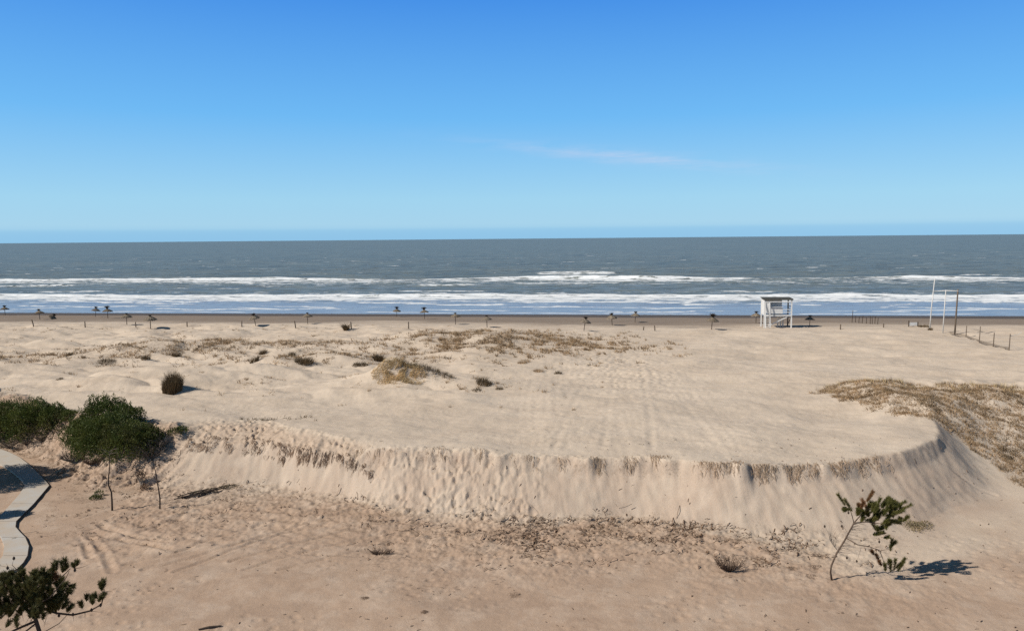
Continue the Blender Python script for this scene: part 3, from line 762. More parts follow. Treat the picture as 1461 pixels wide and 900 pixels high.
for px, py, r, h, m, n, lab in [
    (152, 517, .9, .55, D, 260, 'wide flattened dark grass tuft on the left dune, nearer the camera than its neighbours'),
    (208, 512, .45, .75, D, 200, 'compact dark grass tuft on the left dune, between the flattened tuft and the spiky one'),
    (252, 509, .5, .95, D, 220, 'spiky dark grass tuft at the right end of the left dune, above the reed clump'),
    (99, 507, .35, .6, D, 110, 'small dark grass tuft at the end of the long wheel rut on the left'),
    (359, 518, .16, .85, D, 80, 'thin upright dark tuft, lowest of the row of three right of the left dune'),
    (366, 515, .22, 1.0, D, 120, 'upright dark tuft, middle of the row of three right of the left dune'),
    (375, 505, .4, .9, D, 200, 'bushy dark tuft, highest of the row of three right of the left dune'),
    (415, 508, .5, .8, D, 170, 'loose spiky tuft just behind the big sprawling dark tuft'),
    (434, 518, .95, .95, D, 520, 'big sprawling dark tuft left of the golden hummock'),
    (508, 521, .4, .55, D, 150, 'low dark tuft on bare sand, left of two beside the golden hummock'),
    (518, 521, .5, .5, D, 170, 'low dark tuft on bare sand, right of two beside the golden hummock'),
    (690, 547, .7, .75, D, 330, 'bushy dark tuft at the far right tail of the hummock ridge'),
    (712, 555, .35, .35, D, 120, 'small dark tuft nearest the camera at the right tail of the hummock ridge'),
    (680, 557, .4, .35, D, 120, 'low dark tuft in the sand in front of the bushy ridge-tail tuft'),
    (796, 533, .4, .45, D, 130, 'lone small tuft on open sand right of the middle dune, beside the trodden lane'),
    (745, 518, .5, .5, G, 150, 'small brown tuft below the middle dune, left of the pair'),
    (768, 530, .5, .45, G, 160, 'small brown tuft below the middle dune, right of the pair'),
    (85, 541, .3, .3, D, 80, 'tiny dark tuft on bare sand above the left green shrub'),
]:
    tuft('grass_tuft', px, py, r, h, m, lab, n=n)
for px, py, r, lab in [(1130, 810, .28, 'low dead plant mat, left of the pair left of the leaning pine'),
                       (1161, 809, .30, 'low dead plant mat, right of the pair left of the leaning pine'),
                       (1157, 822, .32, 'faint dead plant mat, nearest the camera of those left of the leaning pine'),
                       (1106, 796, .22, 'small dead plant mat behind the others, right of the twiggy bush'),
                       (734, 849, .35, 'small crumbly dead plant on bare foreground sand'),
                       (520, 853, .22, 'tiny dead sprig on the smooth foreground sand'),
                       (605, 873, .18, 'tiny dead sprig nearest the bottom edge of the sand')]:
    tuft('dead_plant', px, py, r * .8, .13, M_LITTER, lab, 'dead plant', 190, .9, .3, .018, 'dead plants on the foreground sand')

def twig_bush(name, px, py, rad, h, mat, label, n=46, seed=3, flat=.6):
    c = ground_at(px, py, -.03); rng = random.Random(seed); root = empty(name, c)
    m = MB(); fine = MB()
    for i in range(n):
        a = rng.uniform(0, 6.283); sp = rad * rng.uniform(.35, 1.0); hh = h * rng.uniform(.5, 1.0)
        s0 = (.03 * math.cos(a), .03 * math.sin(a), 0)
        p1 = (.65 * sp * math.cos(a), .65 * sp * math.sin(a) * flat, hh * .42); p2 = (sp * math.cos(a) + rng.uniform(-.1, .1), sp * math.sin(a) * flat, hh)
        m.tube([s0, p1, p2], [.016, .012, .006], 4)
        for k in range(3):
            q = Vector(p1).lerp(Vector(p2), rng.random()); d = Vector((rng.uniform(-1, 1), rng.uniform(-1, 1), rng.uniform(.1, 1))) * h * .28
            fine.tube([q, q + d], [.008, .004], 3)
    m.v, m.f = m.v + fine.v, m.f + [tuple(i + len(m.v) for i in q) for q in fine.f]
    m.build('stem', mat, root)
    tag(root, label, 'bush'); return root
twig_bush('twiggy_bush', 1040, 814, .85, .72, M_TWIG, 'leafless brown twiggy bush alone on the foreground sand left of the leaning pine', 70, 3)
twig_bush('twiggy_bush', 543, 790, .75, .28, M_TWIG, 'flat dead brush clump on the foreground sand in the middle', 60, 5, .4)

# ---------- leafy shrubs
def leaf_cloud(domes, n, size, rng, sprig=.12, open_=.0):
    vols = np.array([d[3] * d[4] + d[3] * d[5] for d in domes]); pr = vols / vols.sum()
    k = rng.choice(len(domes), n, p=pr); D_ = np.array(domes)[k]
    d = rng.normal(0, 1, (n, 3)); d /= np.linalg.norm(d, axis=1)[:, None]
    d[:, 2] = np.where(d[:, 2] < -.42, -d[:, 2], d[:, 2])
    lump = 1 + .30 * gnoise(d[:, 0] * 3.2 + k * 7.1, d[:, 1] * 3.2 + d[:, 2] * 2.7, 120) + .16 * gnoise(d[:, 0] * 8 + k * 3, d[:, 2] * 8 + d[:, 1] * 6, 121)
    r = lump * (1 - .45 * rng.uniform(0, 1, n) ** 2.2) + (rng.uniform(0, 1, n) < .12) * rng.uniform(0, sprig, n)
    c = D_[:, :3] + d * r[:, None] * D_[:, 3:6]
    ax = d * .5 + rng.normal(0, .55, (n, 3)) + np.array([[.0, 0, .75]]); ax /= np.linalg.norm(ax, axis=1)[:, None]
    sd_ = np.cross(ax, rng.normal(0, 1, (n, 3))); sd_ /= np.linalg.norm(sd_, axis=1)[:, None]
    L = (size * rng.uniform(.6, 1.5, n))[:, None]; W = L * .30
    V = np.stack([c - ax * L * .5, c + sd_ * W * .5, c + ax * L * .5, c - sd_ * W * .5], 1).reshape(-1, 3)
    i = np.arange(n) * 4; F = np.stack([i, i + 1, i + 2, i + 3], 1)
    return V, F, np.repeat(np.clip(rng.normal(.45, .25, n), 0, 1), 4)

def shrub(name, domes_px, nleaf, label, seed, mat=M_LEAF, size=.14, stems=26, twig_px=()):
    rng = np.random.default_rng(seed); rr = random.Random(seed)
    g = [ground_at(p[0], p[1]) for p in domes_px]; c = sum(g, Vector()) / len(g); c.z = gz(c.x, c.y)
    root = empty(name, c); domes = []
    for p, q in zip(domes_px, g):
        domes.append((q.x - c.x, q.y - c.y, q.z - c.z + p[4] * .22, p[2], p[3], p[4] * .78))
    V, F, T = leaf_cloud(domes, nleaf, size, rng)
    np_mesh('foliage', V, F, mat, root, attrs=dict(tint=T))
    m = MB()
    for i in range(stems):
        d = domes[rr.randrange(len(domes))]; a = rr.uniform(0, 6.28)
        bx = d[0] + rr.uniform(-.25, .25) * d[3]; by = d[1] + rr.uniform(-.25, .25) * d[4]
        b0 = Vector((bx, by, gz(c.x + bx, c.y + by) - c.z - .1)) if stems > 10 else Vector((0, 0, -.1))
        e = Vector((d[0] + .85 * d[3] * math.cos(a), d[1] + .85 * d[4] * math.sin(a), d[2] + d[5] * rr.uniform(-.1, .7)))
        mid = b0.lerp(e, .5) + Vector((rr.uniform(-.2, .2), rr.uniform(-.2, .2), .15))
        m.tube([b0, mid, e], [.045, .03, .012], 5)
    m.build('stem', M_GREYTWIG, root)
    if twig_px:
        for px, py in twig_px:
            t = MB(); q = ground_at(px, py) - c
            for i in range(26):
                a = rr.uniform(0, 6.28); l = rr.uniform(.5, 1.5)
                p0 = q + Vector((rr.uniform(-.05, .05), rr.uniform(-.05, .05), -.08)); d = Vector((math.cos(a) * .7, -abs(math.sin(a)) * .4, rr.uniform(.25, 1))).normalized()
                p1 = p0 + d * l * .5; p2 = p1 + (d + Vector((rr.uniform(-.4, .4), rr.uniform(-.4, .4), 0))) * l * .5
                t.tube([p0, p1, p2], [.018, .013, .006], 4)
                for k in range(3):
                    q1 = p1.lerp(p2, rr.random()); t.tube([q1, q1 + Vector((rr.uniform(-.3, .3), rr.uniform(-.3, .1), rr.uniform(-.1, .35)))], [.009, .004], 3)
            t.build('dead_twig', M_GREYTWIG, root)
    tag(root, label, 'shrub', 'evergreen shrubs on the left bank'); return root
shrub('evergreen_shrub', [(-30, 626, 2.2, 1.9, 2.9), (15, 624, 2.1, 1.8, 2.85), (50, 619, 2.0, 1.8, 2.5), (78, 606, 1.2, 1.3, 1.5), (98, 599, .6, .7, .75)], 50000,
      'dark green shrub on the sand bank at the left edge, bare grey branches showing underneath', 5, twig_px=[(15, 640), (40, 632), (62, 628)])
shrub('evergreen_shrub', [(150, 606, 1.7, 1.4, 2.2), (182, 610, 1.2, 1.1, 1.5), (121, 630, 1.5, 1.4, 1.8), (150, 645, 2.1, 1.6, 2.3), (186, 648, 1.7, 1.4, 2.1), (213, 636, 1.0, 1.0, 1.4), (135, 632, 1.6, 1.4, 2.1), (172, 634, 1.6, 1.4, 2.1)], 66000,
      'rounded bright green shrub behind the two bare saplings, its right side grey and twiggy', 6, twig_px=[(206, 646), (222, 644), (232, 634), (214, 652)])
shrub('evergreen_shrub', [(250, 619, .55, .45, .42), (260, 614, .42, .35, .32)], 520,
      'small sparse shrub on the bank edge just right of the rounded green shrub', 7, size=.15, stems=10)
shrub('evergreen_shrub', [(202, 690, .35, .3, .7), (206, 697, .25, .25, .4)], 420,
      'small brown sparse shrub between the two bare saplings', 8, M_LITTER, .13, 8)
shrub('evergreen_shrub', [(141, 706, .3, .25, .4), (136, 710, .4, .25, .25)], 420,
      'low olive shrub on the sand just left of the taller bare sapling', 9, M_LEAF, .11, 6)
twig_bush('twiggy_bush', 102, 660, 1.0, .8, M_GREYTWIG, 'grey tangle of dead twigs on the slope under the rounded green shrub', 90, 11, .5)
twig_bush('twiggy_bush', 130, 664, .9, .6, M_TWIG, 'reddish brown tangle of dead twigs between the grey tangle and the taller sapling', 70, 12, .5)

# ---------- bare saplings
def sapling(px, py, pts, rad, label, seed, twigs):
    c = ground_at(px, py, -.05); rr = random.Random(seed); root = empty('bare_sapling', c)
    m = MB(); m.tube(pts, rad, 7); m.build('trunk', M_DARKBARK, root, True)
    P3 = [Vector(p) for p in pts]
    for f, dx, dz, l in twigs:
        k = f * (len(P3) - 1); i = min(int(k), len(P3) - 2); q = P3[i].lerp(P3[i + 1], k - i)
        d = Vector((dx, rr.uniform(-.4, .4), dz)).normalized() * l
        t = MB(); e = q + d * .55 + Vector((0, 0, .05)); t.tube([q, e, q + d], [.016, .011, .005], 4)
        for j in range(3):
            s0 = e.lerp(q + d, rr.random()); t.tube([s0, s0 + Vector((rr.uniform(-.2, .2), rr.uniform(-.2, .2), rr.uniform(0, .2)))], [.006, .003], 3)
        t.build('branch', M_GREYTWIG, root)
    tag(root, label, 'sapling', 'bare saplings at the foot of the bank')
sapling(160, 727, [(0, 0, 0), (.02, 0, .6), (.02, 0, 1.15), (-.12, 0, 1.55), (-.10, 0, 2.0), (-.02, .05, 2.6), (0, .05, 3.2), (.03, .05, 3.55)], [.055, .05, .045, .04, .034, .026, .018, .01],
        'taller bare sapling with a kinked trunk, in front of the rounded green shrub', 1,
        [(1, .9, .3, .7), (.97, -.9, .5, .6), (.9, .6, .6, .5), (.85, -.5, .5, .45), (.62, .3, .4, .3), (.45, .9, .3, .3), (.93, 1, .1, .6)])
sapling(228, 726, [(0, 0, 0), (.04, 0, .7), (.0, 0, 1.2), (-.08, 0, 1.8), (-.14, 0, 2.4), (-.30, 0, 2.75)], [.045, .042, .036, .03, .022, .01],
        'shorter bare sapling leaning left, beside the fallen branches', 2,
        [(1, -.5, .6, .3), (.85, -.8, .5, .4), (.72, -.9, .0, .5), (.5, .3, .5, .3), (.2, .9, .05, .6), (.12, 1, .0, .5), (.15, -.9, .3, .4)])

# ---------- fallen branches
def fallen():
    c = ground_at(300, 703, 0); rr = random.Random(9); root = empty('fallen_branch', c); m = MB(); t = MB()
    A = ground_at(245, 713) - c; B = ground_at(346, 689) - c
    for i in range(9):
        k0 = rr.uniform(0, .45); k1 = k0 + rr.uniform(.35, .6); o = rr.uniform(-.35, .35)
        p = [A.lerp(B, k0), A.lerp(B, (k0 + k1) / 2), A.lerp(B, k1)]
        p = [q + Vector((rr.uniform(-.15, .15), o + rr.uniform(-.2, .2), 0)) for q in p]
        for q in p: q.z = gz(q.x + c.x, q.y + c.y) - c.z + .05
        p[1].z += rr.uniform(.03, .16); m.tube(p, [.035, .028, .01], 5)
        for j in range(9):
            s0 = p[1].lerp(p[2], rr.random()); e = s0 + Vector((rr.uniform(.1, .55), rr.uniform(-.35, .4), rr.uniform(-.02, .2)))
            e.z = max(e.z, gz(e.x + c.x, e.y + c.y) - c.z + .02); t.tube([s0, e], [.012, .005], 3)
    m.build('branch', M_DARKBARK, root); t.build('twig', M_DARKBARK, root)
    rng = np.random.default_rng(4); dm = []
    for k in (.35, .55, .72, .85):
        q = A.lerp(B, k); dm.append((q.x, q.y, gz(q.x + c.x, q.y + c.y) - c.z + .08, .5, .22, .12))
    V, F, T = leaf_cloud(dm, 260, .09, rng); np_mesh('dead_foliage', V, F, M_DARKNEEDLE, root, attrs=dict(tint=T))
    tag(root, 'fallen dark branches at the foot of the sand slope, right of the shorter sapling', 'fallen branches')
fallen()
def streak():  # solid dark streak shaped as a shadow on the sand
    c = ground_at(300, 896, .03); m = MB(); m.tube([(-.42, -.13, 0), (-.05, 0, .025), (.40, .14, .0)], [.03, .045, .035], 7)
    o = m.build('shadow_streak', M_DARKBARK); o.location = c
    tag(o, 'short dark stick modelled as a shadow on smooth sand at the bottom edge near the left pine', 'streak')
streak()

# ---------- pines
def shoot(a, b, rng, n=230, L=.15, w=.009):
    """a bottle brush of needles round a shoot"""
    a = np.array(a, float); b = np.array(b, float); d = b - a; ln = np.linalg.norm(d); d /= ln
    t = rng.uniform(0, 1, n) ** .8
    p = a + (b - a) * t[:, None]
    r = rng.normal(0, 1, (n, 3)); r -= (r @ d)[:, None] * d; r /= np.linalg.norm(r, axis=1)[:, None]
    ax = r * .75 + d * rng.uniform(.5, 1.3, n)[:, None]; ax /= np.linalg.norm(ax, axis=1)[:, None]
    l = (L * rng.uniform(.6, 1.2, n))[:, None]; s = np.cross(ax, rng.normal(0, 1, (n, 3))); s /= np.linalg.norm(s, axis=1)[:, None]
    V = np.stack([p - s * w / 2, p + s * w / 2, p + ax * l + s * w * .3, p + ax * l - s * w * .3], 1).reshape(-1, 3)
    i = np.arange(n) * 4
    return V, np.stack([i, i + 1, i + 2, i + 3], 1), np.repeat(np.clip(rng.normal(.5, .25, n), 0, 1), 4)

def pine(c, trunks, shoots, label, needle_mat, seed, brown=(), twigs=(), cones=(), L=.15, n=230, name='pine_tree', w=.009, bark=M_BARK):
    rng = np.random.default_rng(seed); root = empty(name, c)
    m = MB()
    for pts, rad in trunks: m.tube(pts, rad, 7)
    m.build('trunk', bark, root, True)
    if twigs:
        for pts, r0 in twigs:
            k = len(pts); t = MB(); t.tube(pts, [r0 * (1 - .75 * i / (k - 1)) for i in range(k)], 4)
            t.build('dead_twig', M_GREYTWIG if bark is M_BARK else M_DARKBARK, root)
    for nm, mat, sh in (('foliage', needle_mat, shoots), ('brown_foliage', M_BROWNNEEDLE, brown)):
        if sh:
            V, F, T = merge([shoot(a, b, rng, n, L, w) for a, b in sh]); np_mesh(nm, V, F, mat, root, attrs=dict(tint=T))
    for q in cones:
        k = MB(); k.tube([Vector(q) + Vector((0, 0, -.06)), Vector(q) + Vector((0, 0, -.02)), Vector(q) + Vector((0, 0, .03)), Vector(q) + Vector((0, 0, .07))], [.015, .045, .04, .01], 7)
        k.build('pine_cone', M_DARKBARK, root, True)
    tag(root, label, 'pine', 'young pines on the sand'); return root

def right_pine():
    c = ground_at(1187, 827, -.03); rr = random.Random(21)
    # picture of the tree measured off in metres, x to the right, z up
    def w(zx, zy, dy=0.0): return Vector(((zx - 180) / 188, dy, (770 - zy) / 171 + .0))
    sh, br = [], []
    for a, b in [((300, 190), (240, 95)), ((270, 155), (225, 150)), ((500, 165), (540, 78)), ((575, 170), (618, 92)), ((640, 185), (705, 135)),
                 ((700, 205), (800, 145)), ((600, 205), (690, 160)), ((500, 235), (530, 165)), ((560, 255), (622, 205)), ((640, 285), (735, 255)), ((620, 230), (720, 195)),
                 ((460, 255), (440, 190)), ((520, 320), (560, 255)), ((560, 370), (605, 345)), ((520, 360), (500, 280)), ((580, 405), (612, 375)), ((650, 305), (725, 285)),
                 ((470, 200), (480, 150)), ((600, 330), (660, 300)), ((450, 290), (520, 250)), ((540, 220), (580, 160)), ((660, 230), (750, 180)), ((500, 395), (560, 370)),
                 ((480, 270), (470, 215)), ((560, 310), (620, 265))]:
        for q in range(2):
            dy = rr.uniform(-.55, .55); e = rr.uniform(-.12, .12)
            sh.append((w(a[0] + rr.uniform(-12, 12), a[1] + 8, dy), w(b[0] + rr.uniform(-10, 10), b[1] + 14 + rr.uniform(-6, 14), dy + e)))
    for i in range(8):
        zx = rr.uniform(345, 500); zy = rr.uniform(150, 260); dy = rr.uniform(-.5, .5); a = w(zx, zy + 20, dy)
        sh.append((a, a + Vector((rr.uniform(-.10, .14), rr.uniform(-.15, .15), rr.uniform(.14, .32)))))
    for i in range(30):
        zx = rr.uniform(400, 730); zy = rr.uniform(150, 330) if zx < 600 else rr.uniform(140, 260); dy = rr.uniform(-.6, .6); a = w(zx, zy + 20, dy)
        sh.append((a, a + Vector((rr.uniform(-.02, .26), rr.uniform(-.15, .15), rr.uniform(.08, .30)))))
    for a, b in [((440, 140), (485, 52)), ((385, 190), (400, 130)), ((400, 215), (380, 160)), ((440, 190), (430, 140))]:
        br.append((w(*a, rr.uniform(-.3, .3)), w(*b, rr.uniform(-.3, .3))))
    for a, b in [((650, 530), (655, 425)), ((640, 500), (685, 445)), ((620, 690), (600, 620)), ((660, 695), (650, 600)), ((690, 690), (690, 585)), ((740, 655), (770, 580)),
                 ((700, 665), (755, 605)), ((640, 640), (640, 590)), ((720, 690), (740, 630))]:
        sh.append((w(*a, -.15), w(*b, -.25)))
    for a, b in [((590, 650), (555, 600)), ((560, 600), (530, 550)), ((520, 560), (490, 520))]:
        br.append((w(*a, -.1), w(*b, -.2)))
    tr = [([w(180, 772), w(165, 700), w(170, 650), w(215, 545), w(275, 450), w(320, 365), w(350, 310), w(420, 240, .05), w(480, 200, .05)],
           [.05, .042, .04, .04, .038, .034, .03, .022, .012]),
          ([w(350, 310), w(440, 290, -.2), w(560, 300, -.3), w(640, 260, -.35)], [.025, .02, .016, .01]),
          ([w(420, 240, .05), w(530, 200, .2), w(640, 180, .3)], [.022, .018, .01]), ([w(350, 310), w(330, 230, .1), w(290, 170, .1)], [.02, .015, .01]),
          ([w(290, 430), w(370, 470, -.2), w(480, 488, -.2), w(560, 520, -.2), w(610, 640, -.2), w(680, 680, -.2)], [.022, .02, .017, .015, .012, .01]),
          ([w(560, 520, -.2), w(640, 505, -.2), w(655, 470, -.2)], [.012, .01, .008]), ([w(480, 260, .05), w(540, 330, .1), w(570, 380, .1)], [.018, .013, .008])]
    tw = []
    for i in range(34):
        T0 = tr[0][0]; k = rr.uniform(3, 5.9); p0 = T0[int(k)].lerp(T0[int(k) + 1], k - int(k))
        l = rr.uniform(.25, .95); p1 = p0 + Vector((l * .6, rr.uniform(-.4, .4), rr.uniform(-.06, .05))); tw.append(([p0, p1, p1 + Vector((l * .4, rr.uniform(-.2, .2), rr.uniform(-.15, .06)))], .008))
    for i in range(16):
        p0 = w(210, 520).lerp(w(155, 450), rr.uniform(.2, 1)); e = p0 + Vector((rr.uniform(-.2, .35), rr.uniform(-.25, .25), rr.uniform(.3, 1.0))); tw.append(([p0, p0.lerp(e, .5) + Vector((-.06, 0, 0)), e], .008))
    tw.append(([w(212, 520), w(185, 490), w(155, 450)], .018))
    for i in range(30):
        T0 = tr[4][0]; k = rr.uniform(2, 4.9); p0 = T0[int(k)].lerp(T0[int(k) + 1], k - int(k)); tw.append(([p0, p0 + Vector((rr.uniform(-.2, .2), rr.uniform(-.2, .2), rr.uniform(-.3, .25)))], .01))
    for q, e in ((w(247, 335), w(300, 400)), (w(385, 615), w(400, 490, -.2)), (w(300, 588), w(215, 545)), (w(103, 335), w(155, 450)), (w(570, 462), w(560, 520, -.2)), (w(300, 230), w(330, 230, .1))):
        tw.append(([e, e.lerp(q, .5) + Vector((.03, 0, .05)), q], .009))
    pine(c, tr, sh, 'young pine leaning right on open sand, half its lower branches bare, long shadow beside it', M_NEEDLE, 31, br, tw,
         [w(247, 335), w(385, 615), w(300, 588), w(103, 335), w(570, 462), w(300, 230)], .14, 400)
right_pine()
# low green growth behind the leaning pine
def creeper():
    c = ground_at(1305, 752); rng = np.random.default_rng(61); dm = []
    for px, py, r in ((1293, 746, .5), (1303, 749, .55), (1314, 751, .5), (1303, 754, .5), (1320, 748, .4)):
        q = ground_at(px, py) - c; dm.append((q.x, q.y, q.z + .03, r, r, .10))
    V, F, T = leaf_cloud(dm, 900, .10, rng); o = np_mesh('creeping_plant', V, F, M_TWIGBITS, attrs=dict(tint=T)); o.location = c
    tag(o, 'thin sprawling ground plant on the sand just behind the leaning pine crown', 'plant')
creeper()

def left_pine():
    c = Vector((-16.3, 25.6, .27)); rr = random.Random(22)
    # measured off in metres; 309 px per metre in the enlarged view, base at (490, 1650)
    def w(zx, zy, dy=0.0): return Vector(((zx - 490) / 309, dy, (1470 - zy) / 293))
    sh = []
    for i in range(330):
        zx = rr.uniform(-330, 630); top = 250 + (rr.random() ** 1.1) * 420
        if zx > 420: top = max(top, 210 + (zx - 420) * .35); 
        if zx > 420 and top > 620: top = 600
        dy = rr.uniform(-1.0, .9); a = w(zx, top + 60 + 120 * dy * .45, dy); sh.append((a, a + Vector((rr.uniform(-.14, .14), rr.uniform(-.1, .1), rr.uniform(.16, .32)))))
    for a, b in [((545, 250), (550, 170)), ((645, 220), (655, 120)), ((780, 160), (775, 80)), ((880, 165), (885, 115)), ((750, 210), (770, 160)), ((470, 260), (460, 190)), ((340, 250), (330, 190)),
                 ((790, 350), (850, 350)), ((720, 340), (790, 320)), ((720, 420), (790, 430)), ((690, 560), (720, 480)), ((760, 560), (790, 510)), ((800, 600), (830, 550)), ((640, 450), (700, 440)), ((600, 290), (610, 250)),
                 ((930, 590), (915, 530)), ((950, 540), (960, 480)), ((1040, 545), (1020, 480)), ((1060, 540), (1060, 500)), ((1140, 500), (1170, 440)), ((1110, 480), (1080, 440)), ((1160, 395), (1165, 305)), ((1158, 400), (1150, 330)),
                 ((620, 560), (600, 500)), ((560, 600), (540, 540)), ((660, 620), (640, 570))]:
        dy = -.15 + rr.uniform(-.15, .15); sh.append((w(a[0], a[1], dy), w(b[0], b[1], dy)))
        if rr.random() < .7: sh.append((w(a[0] - 12, a[1] + 10, dy - .1), w(b[0] - 14, b[1] + 12, dy - .12)))
    tr = [([w(503, 1500), w(498, 1330), w(480, 1120), w(455, 960), w(430, 900), w(395, 750), w(370, 650), w(330, 500, .1), w(280, 360, .1), w(250, 260, .1)], [.10, .095, .085, .078, .072, .065, .055, .045, .03, .015]),
          ([w(375, 655), w(500, 600, -.1), w(650, 640, -.15), w(820, 660, -.15), w(1000, 620, -.15), w(1130, 550, -.15), w(1165, 450, -.15), w(1170, 390, -.15)], [.045, .04, .036, .032, .028, .024, .018, .01]),
          ([w(392, 740), w(250, 790, -.1), w(120, 840, -.2), w(-40, 900, -.3), w(-220, 900, -.3)], [.045, .04, .035, .03, .015]),
          ([w(400, 760), w(300, 830, -.3), w(210, 960, -.5)], [.03, .025, .012]), ([w(430, 880), w(480, 860, .1), w(600, 800, .2), w(720, 680, .3)], [.018, .015, .012, .006]),
          ([w(330, 500, .1), w(500, 400, .2), w(640, 320, .3), w(760, 220, .2)], [.035, .028, .02, .012]), ([w(350, 560), w(150, 480, .3), w(-50, 420, .4), w(-250, 420, .4)], [.035, .03, .022, .012]),
          ([w(360, 600), w(520, 500, -.4), w(660, 420, -.5), w(800, 250, -.3), w(840, 180, -.3)], [.03, .025, .02, .014, .008]), ([w(330, 500), w(200, 400, -.5), w(30, 330, -.6)], [.03, .02, .01])]
    tw = [([w(240, 210), w(180, 150), w(205, 85)], .014), ([w(240, 210), w(150, 200), w(120, 130)], .012), ([w(300, 240), w(240, 210)], .014), ([w(840, 190), w(900, 185), w(985, 160)], .012),
          ([w(1170, 420, -.15), w(1250, 410, -.15)], .01), ([w(820, 660, -.15), w(825, 730, -.15)], .008), ([w(950, 640, -.15), w(945, 700, -.15)], .008), ([w(1020, 620, -.15), w(1100, 640, -.1)], .008)]
    for i in range(20):
        p0 = w(rr.uniform(100, 700), rr.uniform(620, 760), rr.uniform(-.4, .3)); tw.append(([p0, p0 + Vector((rr.uniform(-.25, .3), rr.uniform(-.2, .2), rr.uniform(-.3, .1)))], .009))
    pine(c, tr, sh, 'dense young pine at the bottom left corner beside the concrete footpath', M_DARKNEEDLE, 32, [(w(590, 300), w(620, 240)), (w(540, 330), (w(560, 280))), (w(640, 320), w(640, 280))], tw,
         [w(205, 80), w(130, 180), w(1020, 610, -.15), w(820, 655, -.15), w(670, 665, -.15), w(1120, 560, -.15), w(845, 210)], .15, 300, bark=M_DARKBARK)
left_pine()

def shade_tree(x, y, domes, n, label, seed):
    c = Vector((x, y, .28)); rng = np.random.default_rng(seed); root = empty('evergreen_tree', c); m = MB()
    top = max(d[2] for d in domes); m.tube([(0, 0, -.2), (.08, 0, top * .4), (0, .08, top)], [.17, .14, .05], 8)
    for d in domes: m.tube([(.05, 0, top * .35), (d[0] * .6, d[1] * .6, d[2] * .8), (d[0], d[1], d[2] + d[5] * .3)], [.09, .06, .02], 6)
    m.build('trunk', M_DARKBARK, root, True)
    V, F, T = leaf_cloud(domes, n, .22, rng); np_mesh('crown', V, F, M_LEAF, root, attrs=dict(tint=T))
    tag(root, label, 'tree')
shade_tree(-39.6, 47.4, [(0, 0, 7.0, 1.7, 1.7, 1.4), (.4, -1.1, 5.6, 2.0, 1.9, 1.7), (-.6, 1.2, 5.2, 2.0, 1.9, 1.7), (.2, -.8, 3.7, 2.3, 2.0, 1.6), (.4, 1.0, 3.4, 2.2, 2.0, 1.6), (.5, .5, 2.0, 2.1, 2.2, 1.2)], 30000,
           'dense evergreen tree outside the left edge whose shadow falls across the footpath', 41)
shade_tree(-34.4, 40.7, [(0, 0, 4.9, .9, .7, .7), (.2, .1, 3.9, 1.1, .7, .6), (-.2, -.1, 2.8, 1.1, .7, .6)], 5000,
           'slim evergreen tree outside the left edge, nearer the camera than the dense one', 42)

# ------------------------------------------------------------------ footpath
def footpath():
    E = [(0, 640), (14, 645), (28, 652), (44, 664), (58, 678), (67, 688), (70, 692), (60, 704), (48, 718), (34, 732), (23, 743), (22, 751), (28, 758), (36, 766), (41, 778), (39, 792), (33, 802), (24, 811), (10, 816), (-14, 818), (-60, 824)]
    R = []
    for px, py in E:
        d = ray(px, py); t = (.42 - H) / d[2]; R.append(Vector((d[0] * t, d[1] * t)))
    L_ = [(-40, 650), (-26, 653), (-12, 656), (4, 663), (20, 674), (32, 685), (36, 692), (28, 704), (16, 718), (2, 733), (-9, 743), (-12, 751), (-6, 758), (2, 766), (6, 778), (4, 792), (-2, 800), (-9, 805), (-20, 809), (-44, 812), (-90, 818)]
    m = len(R); Lf = []
    for px, py in L_:
        d = ray(px, py); t = (.42 - H) / d[2]; Lf.append(Vector((d[0] * t, d[1] * t)))
    b = MB(); zt, zb = .42, .1
    for p, q in zip(R, Lf): b.v += [(p.x, p.y, zt), (q.x, q.y, zt), (p.x, p.y, zb), (q.x, q.y, zb)]
    for i in range(m - 1):
        o = i * 4; n2 = o + 4
        b.f += [(o, n2, n2 + 1, o + 1), (o + 2, n2 + 2, n2, o), (o + 1, n2 + 1, n2 + 3, o + 3)]
    b.f += [(0, 1, 3, 2), (m * 4 - 4, m * 4 - 2, m * 4 - 1, m * 4 - 3)]
    o = b.build('path', M_CONCRETE); tag(o, kind='structure')
    # narrow expansion joints in the slab
    j = MB()
    for i in (3, 6, 8, 10, 13, 15, 17):
        p = R[i].lerp(Lf[i], .03); q = R[i].lerp(Lf[i], .97); j.bar((p.x, p.y, zt + .001), (q.x, q.y, zt + .001), .03, .006)
    jo = j.build('path_joint', M_GREYTWIG); tag(jo, kind='structure')
    # thin dark strip along the sand-side edge of the slab
    e = MB(); e.tube([(p.x + .03, p.y + .0, .38) for p in R], .035, 5)
    eo = e.build('path_edge_strip', M_DARKBARK); tag(eo, kind='structure')
footpath()

